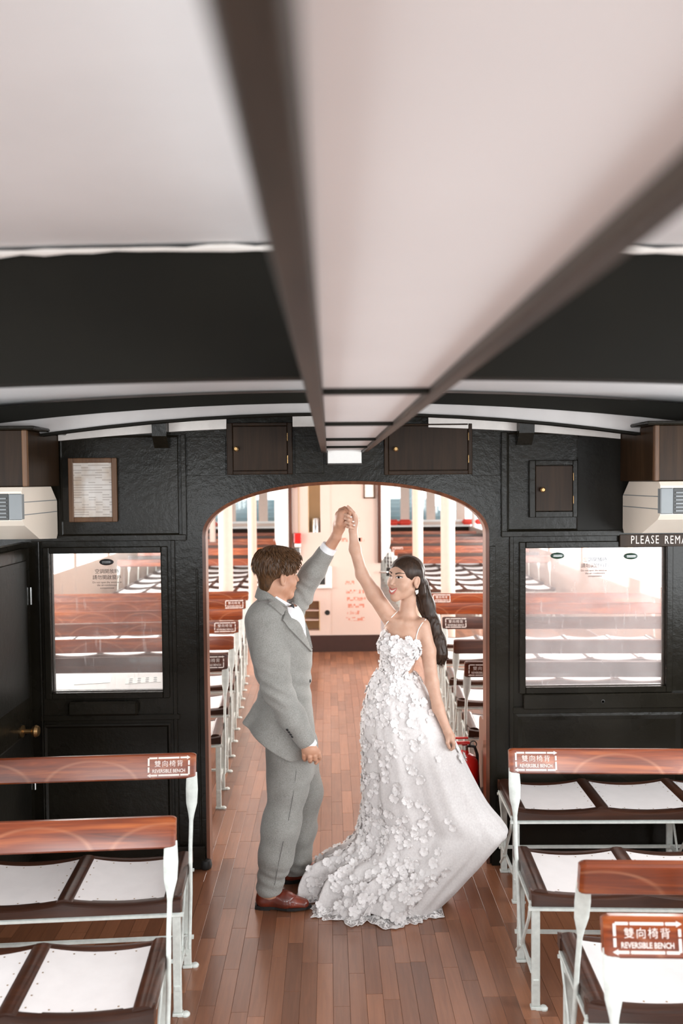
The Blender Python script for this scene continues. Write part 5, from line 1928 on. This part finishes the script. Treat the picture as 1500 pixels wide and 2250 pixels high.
    # side seam and crease of the near leg
    for off_, nm in ((0, 'side_seam'),):
        sp = [(652, 1655), (650, 1700), (643, 1750), (634, 1800), (622, 1850), (611, 1900), (603, 1945)]
        o_ = np.array([W(a_, b_, 3.5) for a_, b_ in sp]); P_ = cast(ftrous, o_, o_ - np.array(CAM_POS), .8, 50)
        mbuild(MB().tube([Vector(v) for v in P_], .0012, 5), nm, 'suitdark')
    # ---- shoes
    def shoe(heel, toe, label):
        heel = np.array(heel); toe = np.array(toe)
        d_ = toe - heel; Ls = np.linalg.norm(d_); d_ = d_ / Ls; s_ = np.array((-d_[1], d_[0], 0))
        def loc(p):
            q = p - heel
            return np.stack([q @ d_, q @ s_, q[:, 2]], 1)
        def fup(p):
            q = loc(p)
            d = seg(q, (.045, 0, .045), (.045, 0, .070), .036, .036)
            d = smin(d, seg(q, (.04, 0, .036), (.15, 0, .036), .036, .038), .02)
            d = smin(d, seg(q, (.15, 0, .034), (Ls - .035, -.002, .024), .040, .026), .03)
            d = smin(d, seg(q, (.06, 0, .075), (.14, 0, .050), .032, .030), .02)
            d = smax(d, .016 - q[:, 2], .004)
            d = smax(d, q[:, 2] - (.098 - .10 * np.clip(q[:, 0] - .05, 0, .1)), .006)
            # toe-cap groove
            g = np.abs(q[:, 0] - (Ls - .075) + 4.0 * q[:, 1] ** 2 * 4)
            d = d + .0016 * np.exp(-(g / .0022) ** 2)
            return d
        lo = np.minimum(heel, toe) - .07; hi = np.maximum(heel, toe) + .07; lo[2] = -.005; hi[2] = .13
        V, Q = surface(fup, lo, hi, .0024)
        u = done('shoe', V, Q, 'leather', sm=1)
        u['label'] = label
        # sole and heel
        mb = MB(); pts = []
        out = [(-.002, .0), (.004, .028), (.05, .034), (.10, .032), (.16, .043), (.20, .040), (Ls - .02, .022), (Ls + .004, .0)]
        poly = [heel + d_ * a + s_ * b for a, b in out] + [heel + d_ * a - s_ * b for a, b in out[-2:0:-1]]
        mb.prism([(q[0], q[1]) for q in poly], 'z', 0.006, .019)
        hp = [heel + d_ * a + s_ * b for a, b in ((-.002, 0), (.002, .026), (.03, .034), (.075, .033))] + [heel + d_ * a - s_ * b for a, b in ((.075, .033), (.03, .034), (.002, .026))]
        mb.prism([(q[0], q[1]) for q in hp], 'z', 0.0, .010)
        o = mb.build('sole', M['blackrub'], u); o.location = -Vector(root.location)
        # laces
        mb = MB()
        for k in range(4):
            c = heel + d_ * (.100 + k * .016) + np.array((0, 0, .094 - k * .010))
            mb.tube([Vector(c - s_ * .014 + np.array((0, 0, -.004))), Vector(c + np.array((0, 0, .001))), Vector(c + s_ * .014 + np.array((0, 0, -.004)))], .0022, 6)
        c = heel + d_ * .095 + np.array((0, 0, .096))
        for s in (1, -1):
            mb.tube([Vector(c), Vector(c + s_ * s * .018 + np.array((0, 0, .008))), Vector(c + s_ * s * .026 + d_ * .012), Vector(c + s_ * s * .008 + d_ * .006)], .0016, 5)
        o = mb.build('laces', M['bow'], u); o.location = -Vector(root.location)
    a = atf(560, 1998); b = atf(683, 2002)
    hpos = np.array((a.x, a.y + .025, 0)); tpos = np.array((b.x, b.y + .02, 0))
    shoe(hpos, tpos, 'reddish brown leather oxford nearest the viewer')
    a = atf(620, 1942)
    shoe(np.array((a.x, a.y + .02, 0)), np.array((a.x + .27, a.y + .07, 0)), 'brown leather oxford set further back')
    return root


def face_bits(f, HC, HR, hs, root, RL, smile=True):
    """eyes, lashes, brows, lips and teeth laid on the head surface"""
    # height map of the front of the face, sampled once
    gl = np.linspace(-.06, .06, 49); gu = np.linspace(-.095, .05, 59)
    G = np.stack(np.meshgrid(gl, gu, indexing='ij'), -1).reshape(-1, 2)
    o_ = HC + (np.stack([G[:, 0], np.full(len(G), .2), G[:, 1]], 1) * hs) @ HR.T
    P_ = cast(f, o_, np.tile(-HR[:, 1], (len(G), 1)), .3)
    Hm = (((P_ - HC) @ HR)[:, 1] / hs).reshape(49, 59)
    def on(l, u, lift=0.0):
        a = np.clip((l + .06) / .12 * 48, 0, 47.999); b = np.clip((u + .095) / .145 * 58, 0, 57.999)
        i, j = int(a), int(b); a -= i; b -= j
        h_ = (Hm[i, j] * (1 - a) * (1 - b) + Hm[i + 1, j] * a * (1 - b) + Hm[i, j + 1] * (1 - a) * b + Hm[i + 1, j + 1] * a * b)
        return HC + HR @ (np.array((l, h_, u)) * hs) + HR[:, 1] * lift
    def obj(mb, name, mat, smooth=True):
        o = mb.build(name, M[mat], root, smooth); o.location = -Vector(RL); return o
    for s in (1, -1):
        # almond of the eye
        mb = MB(); V = []; F = []; n = 10
        for i in range(n + 1):
            t = i / n; l = s * (.0155 + .032 * t)
            up = (.0062 if not smile else .0066) * math.sin(math.pi * t) ** .7; dn = (.0045 if not smile else .0032) * math.sin(math.pi * t) ** .8
            c = .0105 + .002 * t
            for v in (-dn, 0, up):
                V.append(tuple(on(l, c + v, .0016)))
        for i in range(n):
            for k in range(2): F.append((i * 3 + k, i * 3 + k + 1, i * 3 + 4 + k, i * 3 + 3 + k))
        obj(mb.add(V, F), 'eye', 'eyewhite')
        c = .0122
        ci = on(s * .0310, c, .0020)
        mb = MB(); V = [tuple(ci + HR[:, 1] * .0012)]; m = 14
        for k in range(m):
            a = 2 * math.pi * k / m
            V.append(tuple(on(s * .0310 + .0064 * math.cos(a), c + (.0054 if smile else .0056) * math.sin(a), .0021)))
        obj(mb.add(V, [(0, 1 + k, 1 + (k + 1) % m) for k in range(m)]), 'iris', 'iris')
        # upper lash line, thicker at the outer corner
        mb = MB(); pts = []; rr = []
        for i in range(9):
            t = i / 8; l = s * (.0160 + .0325 * t)
            pts.append(Vector(on(l, .0108 + .002 * t + (.0066 if not smile else .0070) * math.sin(math.pi * min(t, .97)) ** .7 + .002 * max(0, t - .8) * 5, .0025)))
            rr.append(.0012 + .0011 * t)
        obj(mb.tube(pts, rr, 6), 'eyelash', 'hair_f')
        mb = MB(); pts = []; rr = []
        for i in range(9):
            t = i / 8; l = s * (.0140 + .039 * t)
            pts.append(Vector(on(l, .0290 + .0075 * math.sin(math.pi * t * .72) , .0012)))
            rr.append(.0030 * (1 - .65 * t) + .0004)
        obj(mb.tube(pts, rr, 6), 'eyebrow', 'hair_f')
    # mouth
    w = .0275 if smile else .022
    def ul(t): return -.0560 + .0125 * t * t + (-.0012 * math.exp(-(t / .15) ** 2) if True else 0)
    def ll(t): return -.0745 + .0300 * t * t
    if not smile:
        ul = lambda t: -.0600 + .002 * t * t
        ll = lambda t: -.0665 + .0075 * t * t
    n = 16
    for nm, fn, r, up in (('upper_lip', ul, .0034, .0010), ('lower_lip', ll, .0046, -.0016)):
        pts = []; rr = []
        for i in range(n + 1):
            t = -1 + 2 * i / n
            pts.append(Vector(on(w * t, fn(t) + up, .0006))); rr.append(r * (1 - abs(t) ** 3) + .0008)
        obj(MB().tube(pts, rr, 8), nm, 'lip' if smile else 'skin_m')
    if smile:
        V = []; F = []
        for i in range(n + 1):
            t = (-1 + 2 * i / n) * .90
            a, b = ul(t) - .0008, ll(t) + .0030
            if b > a: b = a
            for k in range(4):
                V.append(tuple(on(w * t, a + (b - a) * k / 3, .0009 + .0012 * math.sin(math.pi * k / 3))))
        for i in range(n):
            for k in range(3): F.append((i * 4 + k, i * 4 + k + 1, i * 4 + 5 + k, i * 4 + 4 + k))
        obj(MB().add(V, F), 'teeth', 'teeth')


build_groom()

# ================================================================== BRIDE
def build_bride():
    root = thing('person', 'woman in white floral wedding gown with long dark hair, holding up her skirt', 'person', (0.33, 4.03, 0))
    RL = np.array(root.location)
    def done(name, V, Q, mat, parent=None, sm=0):
        if sm: V = smooth_mesh(V, Q, sm)
        o = mesh_np(name, V - RL, Q, M[mat], parent or root, True)
        return o
    def mbuild(mb, name, mat, parent=None, smooth=True):
        o = mb.build(name, M[mat], parent or root, smooth); o.location = -Vector(root.location)
        return o
    HC = W(889, 1271, 4.03)
    HR = frame_from((-0.75, -0.66), -0.05, 0.05)
    hs = 0.925
    def hl(p): return (p - HC) @ HR / hs
    def fhead(p): return head_sdf(hl(p), 1.0, .93, 1.0) * hs
    nb = W(893, 1372, 4.06)
    tors = []
    for y, a, b, d_, cy in ((1352, 872, 914, .035, 4.065), (1362, 856, 930, .055, 4.06), (1378, 846, 936, .070, 4.055), (1400, 840, 930, .082, 4.05), (1425, 836, 924, .088, 4.045), (1452, 838, 914, .080, 4.045), (1482, 837, 906, .074, 4.05), (1520, 826, 918, .088, 4.06), (1570, 815, 930, .105, 4.07), (1620, 815, 930, .105, 4.07)):
        tors.append((W(880, y, 4.05)[2], W((a + b) / 2, y, 4.05)[0], cy, (b - a) / 2 / 444, d_))
    armR = [W(857, 1357, 4.07), W(822, 1306, 4.06), W(795, 1262, 4.05), W(779, 1205, 4.035), W(775, 1164, 4.03)]
    armL = [W(926, 1376, 4.03), W(940, 1430, 4.01), W(949, 1500, 3.985), W(962, 1555, 3.94), W(983, 1607, 3.905)]
    def fhandR(p):
        d = chain(p, [W(775, 1166, 4.03), W(777, 1148, 4.035)], [.021, .024])
        d = smin(d, ell(p, W(777, 1142, 4.04), (.022, .020, .034)), .012)
        # thumb pointing up, fingers wrapped round the groom's
        d = smin(d, finger(p, [W(779, 1142, 4.03), W(776, 1128, 4.02), W(769, 1119, 4.015), W(764, 1113, 4.015)], .012, .0065), .006)
        for i, (x0, y0, x1, y1) in enumerate(((757, 1130, 770, 1136), (756, 1138, 775, 1146), (758, 1147, 777, 1154), (761, 1156, 776, 1161))):
            d = smin(d, finger(p, [W(772, y0 + 2, 4.055), W(x0 + 2, y0 - 1, 4.03), W(x0 + 2, y0 + 1, 4.0), W((x0 + x1) / 2, (y0 + y1) / 2, 3.988), W(x1, y1, 3.995)], .0088, .0066), .0035)
        return d
    def fhandL(p):
        d = chain(p, [armL[-1], W(988, 1618, 3.90)], [.0215, .023])
        d = smin(d, ell(p, W(990, 1622, 3.895), (.021, .024, .026)), .012)
        for i in range(4):
            y0 = 3.875 + i * .014
            d = smin(d, finger(p, [W(992, 1626, y0), W(997, 1633, y0 - .004), W(996, 1643, y0), W(991, 1647, y0 + .006)], .0088, .0068), .004)
        return smin(d, finger(p, [W(984, 1620, 3.885), W(983, 1632, 3.872), W(987, 1643, 3.87)], .0105, .0072), .006)
    def ftor(p):
        d = stack(p, tors)
        for (x, y) in ((856, 1418), (897, 1423)):
            d = smin(d, ell(p, W(x, y, 3.985), (.046, .042, .046)), .03)
        # collar bones
        d = smin(d, seg(p, W(880, 1366, 4.01), W(850, 1360, 4.03), .010, .009), .016)
        d = smin(d, seg(p, W(893, 1369, 4.005), W(925, 1368, 4.01), .010, .009), .016)
        return d
    def fbody(p):
        d = smin(near(p, HC, .19, fhead), seg(p, HC + HR @ np.array((0, -.035, -.055)), nb, .037, .043), .018)
        d = smin(d, ftor(p), .028)
        d = smin(d, chain(p, armR, [.044, .038, .030, .027, .0205], .02), .022)
        d = smin(d, chain(p, armL, [.043, .037, .031, .027, .0205], .02), .016)
        d = smin(d, chain(p, [W(850, 1610, 4.08), W(850, 1780, 4.06), W(850, 1935, 4.05)], [.085, .055, .035]), .02)
        d = smin(d, chain(p, [W(900, 1610, 4.08), W(905, 1780, 4.06), W(905, 1935, 4.07)], [.085, .055, .035]), .02)
        return smin(smin(d, near(p, W(770, 1142, 4.02), .10, fhandR), .006), near(p, W(990, 1628, 3.89), .10, fhandL), .006)
    hRc, hLc = W(769, 1140, 4.02), W(990, 1628, 3.89)
    dist = lambda c, o: np.linalg.norm(c - o, axis=1)
    e = .003
    parts = [surface(fbody, (.0, 3.84, .08), (.66, 4.24, 1.95), .0042, lambda c: ~((dist(c, HC) < .15) | (dist(c, hRc) < .075) | (dist(c, hLc) < .07))),
             surface(fbody, HC - .16, HC + .16, .0018, lambda c: dist(c, HC) < .15 + e),
             surface(fbody, hRc - .08, hRc + .08, .0016, lambda c: dist(c, hRc) < .075 + e),
             surface(fbody, hLc - .075, hLc + .075, .0018, lambda c: dist(c, hLc) < .07 + e)]
    V, Q = join(parts)
    body = done('body', V, Q, 'skin_f', sm=1)
    face_bits(fhead, HC, HR, hs, root, RL, smile=True)
    # finger nails
    for (x, y, yy) in ((771, 1136, 3.988), (776, 1146, 3.988), (778, 1154, 3.988)):
        mb = MB().lathe([(.0, -.006), (.003, -.004), (.004, 0), (.003, .004), (0, .006)], tuple(W(x, y, yy)), 8, axis='x')
        mbuild(mb, 'nail', 'pearl')
    # ---- hair
    fall = [W(921, 1285, 4.085), W(936, 1330, 4.10), W(949, 1372, 4.085), W(960, 1410, 4.07), W(965, 1436, 4.06), W(963, 1455, 4.06)]
    def fhair(p):
        q = hl(p)
        d = ell(q, (0, -.020, .040), (.0815, .104, .0845))
        d = smax(d, -ell(q, (.004, .100, -.034), (.074, .088, .104)), .006)
        for s in (1, -1):
            d = smax(d, -ell(q, (s * .092, -.006, -.014), (.034, .028, .040)), .005)
        d = smax(d, -(q[:, 2] + .075), .02)
        # side bands tucked behind the ear
        for s in (1, -1):
            d = smin(d, chain(q, [np.array((s * .070, -.030, .05)), np.array((s * .074, -.048, -.01)), np.array((s * .066, -.066, -.07))], [.016, .018, .024]), .02)
        d = d * hs
        f_ = chain(p, fall, [.046, .038, .036, .039, .034, .010], .03)
        d = smin(d, f_, .03)
        d = smax(d, -ell(q, (.092, -.004, -.016), (.034, .027, .038)) * hs, .005)
        z = p[:, 2:3]
        pp = np.concatenate([p[:, :2], z * .10], 1)
        low = np.clip((HC[2] - .04 - p[:, 2]) / .1, 0, 1)
        return d + .0012 * nz(pp, 420, 31) * (0.5 + low) + .0009 * low * nz(pp, 130, 33)
    lo = np.minimum(HC - .15, fall[-1] - .08); hi = np.maximum(HC + .15, fall[-1] + .08)
    V, Q = surface(fhair, lo, hi, .0024)
    hair = done('hair', V, Q, 'hair_f', sm=1)
    # long locks over the fall, curling in at the tips
    mb = MB(); rg = np.random.default_rng(9)
    for k in range(64):
        a = rg.uniform(0, 6.28); rad = rg.uniform(.6, 1.02)
        pts = []; rr = []
        R_ = [.046, .038, .036, .039, .036, .022]
        tipx = rg.uniform(-.014, .018); tz = rg.uniform(-.03, .012)
        for i, c in enumerate(fall):
            w = R_[i] * rad
            dx = math.cos(a + .12 * i) * w; dy = math.sin(a + .12 * i) * w
            t = i / 5
            pts.append(Vector(c + np.array((dx + tipx * t ** 3, dy, tz * t ** 3))))
            rr.append((.0046, .0050, .0048, .0044, .0034, .0006)[i])
        # smooth resample
        P = []
        for i in range(len(pts) - 1):
            p0 = pts[max(i - 1, 0)]; p1 = pts[i]; p2 = pts[i + 1]; p3 = pts[min(i + 2, len(pts) - 1)]
            for s in range(4):
                t = s / 4
                P.append(.5 * ((2 * p1) + (-p0 + p2) * t + (2 * p0 - 5 * p1 + 4 * p2 - p3) * t * t + (-p0 + 3 * p1 - 3 * p2 + p3) * t ** 3))
        P.append(pts[-1])
        rs = list(np.interp(np.linspace(0, 5, len(P)), range(6), rr))
        mb.tube(P, rs, 5)
    mbuild(mb, 'hair_locks', 'hair_f', hair).location = -Vector(root.location)
    # ---- bodice
    zt = lambda x: W(880, 1391, 4)[2] + 0 * x
    xa, xb = W(825, 1385, 4)[0], W(925, 1405, 4)[0]
    za, zb_ = W(825, 1385, 4.0)[2], W(925, 1412, 4.0)[2]
    sx0, sz0 = W(930, 1425, 4)[0], W(930, 1425, 4)[2]
    sx1, sz1 = W(884, 1488, 4)[0], W(884, 1488, 4)[2]
    def fbod(p):
        d = ftor(p) - .0075
        x, z = p[:, 0], p[:, 2]
        top = za + (zb_ - za) * (x - xa) / (xb - xa) + .006 * np.sin(x * 120) - .012 * np.exp(-((x - W(877, 1395, 4)[0]) / .018) ** 2)
        d = smax(d, z - top, .003)
        xs = sx0 + (sx1 - sx0) * (z - sz0) / (sz1 - sz0) + .006 * np.sin(z * 140)
        d = smax(d, (x - xs) * .8, .003)
        d = smax(d, W(880, 1500, 4)[2] - z, .003)
        return d + .0016 * nz(p, 90, 41)
    V, Q = surface(fbod, (.17, 3.86, 1.02), (.50, 4.2, 1.40), .003)
    bod = done('bodice', V, Q, 'gown', sm=1)
    # straps on the skin
    cb = lambda pp, lift: (lambda P: P + normal(fbody, P, .004) * lift)(cast(fbody, np.array([W(a, b, 3.6) for a, b in pp]), np.array([W(a, b, 3.6) - np.array(CAM_POS) for a, b in pp]), .7, 50))
    for pts in ([(841, 1391), (845, 1378), (852, 1366), (861, 1355), (873, 1344)], [(911, 1414), (914, 1398), (919, 1383), (926, 1371), (935, 1361)]):
        P = cb(pts, .002)
        P2 = [Vector(P[0])]
        for a, b in zip(P[:-1], P[1:]):
            for s in (.25, .5, .75, 1.0): P2.append(Vector(a + (b - a) * s))
        mbuild(MB().tube(P2, [.0022 + .0008 * (i % 2) for i in range(len(P2))], 6), 'strap', 'pearl')
    # earring: little white blossom
    er = HC + HR @ (np.array((.086, -.008, -.060)) * hs)
    mb = MB()
    for k in range(7):
        a = 2 * math.pi * k / 7; r = .013 if k % 2 else .010
        dv = np.array((math.cos(a) * .8, -.25, math.sin(a)))
        mb.tube([Vector(er), Vector(er + dv * r * .6), Vector(er + dv * r)], [.002, .0038, .0008], 6, flat=(1, .5))
    mb.lathe([(0, -.004), (.004, 0), (0, .004)], tuple(er + np.array((0, -.004, 0))), 8)
    mbuild(mb, 'earring', 'pearl')

    # ---- skirt: rings from the waist to the floor, swept out to the right, train to the left
    R_ = np.array([  # z, x_left, x_right, y_front, y_back, y skew to the right
        (1.100, .236, .408, 3.972, 4.130, .00),
        (1.060, .212, .440, 3.955, 4.150, .00),
        (.999, .186, .482, 3.935, 4.180, -.01),
        (.888, .160, .545, 3.900, 4.215, -.03),
        (.754, .154, .612, 3.870, 4.240, -.06),
        (.621, .158, .674, 3.845, 4.250, -.09),
        (.488, .153, .745, 3.825, 4.250, -.13),
        (.410, .152, .812, 3.810, 4.250, -.17),
        (.368, .150, .834, 3.805, 4.250, -.18),
        (.330, .146, .808, 3.800, 4.250, -.17),
        (.270, .128, .765, 3.795, 4.250, -.15),
        (.215, .075, .725, 3.790, 4.250, -.13),
        (.165, .000, .685, 3.780, 4.250, -.11),
        (.110, -.072, .640, 3.765, 4.245, -.09),
        (.055, -.118, .590, 3.745, 4.240, -.06),
        (.016, -.126, .552, 3.725, 4.235, -.03)])
    nt, nf = 110, 300
    ts = np.linspace(0, len(R_) - 1, nt)
    def cub(col):
        y = R_[:, col]; x = np.arange(len(y)); m = np.gradient(y)
        i = np.clip(ts.astype(int), 0, len(y) - 2); t = ts - i
        return (2*t**3-3*t**2+1)*y[i] + (t**3-2*t**2+t)*m[i] + (-2*t**3+3*t**2)*y[i+1] + (t**3-t**2)*m[i+1]
    z, xl_, xr_, yf, yb, sk = [cub(k) for k in range(6)]
    ph = np.linspace(0, 2 * np.pi, nf, endpoint=False)
    T = np.linspace(0, 1, nt)[:, None]
    P_ = ph[None]
    c, s = np.cos(P_), np.sin(P_)
    cx = ((xl_ + xr_) / 2)[:, None]; rx = ((xr_ - xl_) / 2)[:, None]
    cy = ((yf + yb) / 2)[:, None]; ry = ((yb - yf) / 2)[:, None]
    # long folds that fan from the waist and lean with the sweep, ruffles on the train
    lean = 2.2 * T
    amp = .006 + .042 * T ** 1.3
    fold = (np.sin(P_ * 9 + lean + .8 * np.sin(P_ * 2 + 1)) * .55 + np.sin(P_ * 16 - lean * 1.5 + 1.7) * .28 + np.sin(P_ * 27 + 4 * T + .6) * .14)
    rightness = np.clip(c * .9 + .1, 0, 1)
    calm = 1 - .60 * rightness                       # the wind-blown side is taut
    rad = 1 + amp / np.maximum(rx, .1) * fold * calm * .8
    # lower train bunches into deep ruffles
    ruf = np.clip((T - .66) / .30, 0, 1) * np.clip(.75 - c, 0, 1)
    rad = rad + ruf * (.060 * np.sin(P_ * 13 + 9 * T) + .03 * np.sin(P_ * 29 - 12 * T + 2))
    X = cx + rx * c * rad
    Yg = cy + ry * s * rad + sk[:, None] * np.clip(c, -1, 1) * np.where(c > 0, 1, .25)
    Z = z[:, None] + ruf * (.042 * np.sin(P_ * 13 + 9 * T + 1.2) + .022 * np.sin(P_ * 31 + 5)) * np.clip((T - .7) / .15, 0, 1) * np.clip((1.02 - T) / .12, 0.12, 1)
    Z = Z + .010 * T * np.sin(P_ * 5 + 3 * T)
    # hem edge ripples on the boards
    Z = np.maximum(Z, .006 + .004 * (1 + np.sin(P_ * 17)))
    X = X + ruf * T ** 8 * .022 * np.sin(P_ * 9 + 1); Yg = Yg + T ** 8 * ruf * .020 * np.sin(P_ * 11)
    Yg = np.minimum(Yg, WY - .03)
    Vs = np.stack([X, Yg, Z], -1)
    idx = np.arange(nt * nf).reshape(nt, nf)
    Fq = np.stack([idx[:-1], np.roll(idx, -1, 1)[:-1], np.roll(idx, -1, 1)[1:], idx[1:]], -1).reshape(-1, 4)
    skirt = mesh_np('skirt', Vs.reshape(-1, 3) - RL, Fq, M['gown'], root, True)
    sol = skirt.modifiers.new('thickness', 'SOLIDIFY'); sol.thickness = .002; sol.offset = -1
    # sheer lace border lying on the floor round the front of the train
    fr = [i for i in range(nf) if c[0, i] < .80 and s[0, i] < .75]
    ordr = sorted(fr, key=lambda i: (ph[i] - np.pi * .55) % (2 * np.pi))
    ctr = np.array((cx[-1, 0], cy[-1, 0]))
    V = []; F = []; m = 4
    for k, i in enumerate(ordr):
        a0 = Vs[-8, i]; a1 = Vs[-1, i]
        dr = a1[:2] - ctr; dr /= np.linalg.norm(dr)
        wd = .050 + .014 * math.sin(k * .33) + .006 * math.sin(k * 1.3)
        fade = min(1, k / 12, (len(ordr) - 1 - k) / 12)
        for j in range(m + 1):
            t = j / m
            q = a1[:2] + dr * (wd * fade * t - .012)
            V.append((q[0], min(q[1], WY - .02), .004 + .012 * (1 - t) * (1.4 + math.sin(k * .5)) + .002 * math.sin(k * 1.1)))
    for k in range(len(ordr) - 1):
        for j in range(m): F.append((k * 5 + j, k * 5 + j + 1, k * 5 + 6 + j, k * 5 + 5 + j))
    tl = NT('sheer_lace')
    co = tl.coord('Object', (1, 1, 1))
    al = tl.ramp(tl.noise(co, 60, 3, .55, 1.2), [(0.46, (.38, .38, .38)), (0.54, (.96, .96, .96))])
    tl.l(al, tl.b.inputs['Alpha']); tl.set(col=lin(240, 236, 234), rough=.8)
    M['lace'] = tl.m
    o = mesh_np('lace_border', np.array(V) - RL, F, M['lace'], skirt, True)
    mb = MB().tube([Vector(V[k * 5 + 4]) + Vector((0, 0, .001)) for k in range(len(ordr))], .0016, 5)
    mbuild(mb, 'hem_cord', 'petal', skirt)
    # rear hem raised on the wind-blown side
    # ---- blossom appliques
    def flower_mesh(kind, rg):
        mb = MB()
        npet = 5 if kind % 2 == 0 else 6
        for k in range(npet):
            a = 2 * math.pi * k / npet + rg.uniform(-.2, .2)
            L = rg.uniform(.85, 1.1); w = rg.uniform(.34, .46); up = rg.uniform(.25, .75)
            ca, sa = math.cos(a), math.sin(a)
            rows = ((.08, .10, .05), (.45, w, .28 * up), (.8, w * .95, .60 * up), (1.0, w * .4, .62 * up + rg.uniform(-.2, .1)))
            V = []
            for (r, ww, h) in rows:
                for sgn, hh in ((-1, .10), (0, 0), (1, .10)):
                    x_, y_ = r * L, sgn * ww
                    V.append((x_ * ca - y_ * sa, x_ * sa + y_ * ca, h + hh * r))
            F = []
            for i in range(3):
                for j in range(2): F.append((i * 3 + j, i * 3 + j + 1, i * 3 + 4 + j, i * 3 + 3 + j))
            mb.add(V, F)
        mb.add([(.14 * math.cos(t), .14 * math.sin(t), .16) for t in np.linspace(0, 6.28, 7)[:-1]] + [(0, 0, .26)], [(i, (i + 1) % 6, 6) for i in range(6)])
        me = bpy.data.meshes.new('flower'); me.from_pydata(mb.V, [], mb.F); me.materials.append(M['petal']); me.update(); shade(me)
        return me
    rg = np.random.default_rng(21)
    kinds = [flower_mesh(k, rg) for k in range(6)]
    def put_flower(p, n_, size, parent):
        o = put(bpy.data.objects.new('flower', kinds[rg.integers(6)]), parent)
        qt = Vector(n_).to_track_quat('Z', 'Y') @ Quaternion((0, 0, 1), rg.uniform(0, 6.28))
        o.rotation_mode = 'QUATERNION'; o.rotation_quaternion = qt
        o.location = Vector(p - RL); o.scale = (size,) * 3
    # on the skirt (visible front half): crowd on the left edge, hips and train
    dT = np.gradient(Vs, axis=0); dP = np.gradient(Vs, axis=1)
    Nn = np.cross(dP, dT); Nn /= np.linalg.norm(Nn, axis=2)[..., None] + 1e-9
    cand = []
    tries = 0
    while len(cand) < 420 and tries < 60000:
        tries += 1
        i = rg.integers(2, nt - 2); j = rg.integers(0, nf)
        p = Vs[i, j]; n_ = Nn[i, j]
        if n_ @ (p - Vs[i].mean(0)) < 0: n_ = -n_
        view = np.array(CAM_POS) - p; view /= np.linalg.norm(view)
        if n_ @ view < -.25: continue
        t = i / nt
        left = (p[0] - xl_[i]) / (xr_[i] - xl_[i])
        w = math.exp(-(left / .38) ** 2) * (1.0 if t < .75 else 1.3) + (.5 * math.exp(-(t / .18) ** 2)) + .05
        if t > .72: w += .8 * (left < .85)
        if left > .72 and t > .3: continue
        if rg.random() > w * .8: continue
        if any(np.linalg.norm(p - q) < .020 for q, _, _ in cand[-400:]): continue
        cand.append((p + n_ * .002, n_, rg.uniform(.015, .026) * (1.12 if t > .8 else 1)))
    for p, n_, sz in cand[:192]: put_flower(p, n_, sz, skirt)
    rest = MB()
    for p, n_, sz in cand[192:]:
        me = kinds[rg.integers(6)]
        Rq = Vector(n_).to_track_quat('Z', 'Y').to_matrix()
        rest.add([tuple(Rq @ (v.co * sz) + Vector(p)) for v in me.vertices], [tuple(f.vertices) for f in me.polygons])
    if rest.V: tag(mbuild(rest, 'small_blossoms', 'petal', skirt), kind='stuff')
    # bodice blossoms
    pp = []
    for _ in range(900):
        x, y = rg.uniform(820, 926), rg.uniform(1386, 1500)
        pp.append((x, y))
    o_ = np.array([W(a, b, 3.6) for a, b in pp])
    P = cast(fbod, o_, o_ - np.array(CAM_POS), .7, 50)
    okm = fbod(P) < .003
    got = []
    Nb = normal(fbod, P, .004)
    for p, n_, ok in zip(P, Nb, okm):
        if not ok or any(np.linalg.norm(p - q) < .0165 for q in got): continue
        got.append(p)
        put_flower(p + n_ * .001, n_, rg.uniform(.013, .021), bod)
        if len(got) > 104: break
    return root


build_bride()
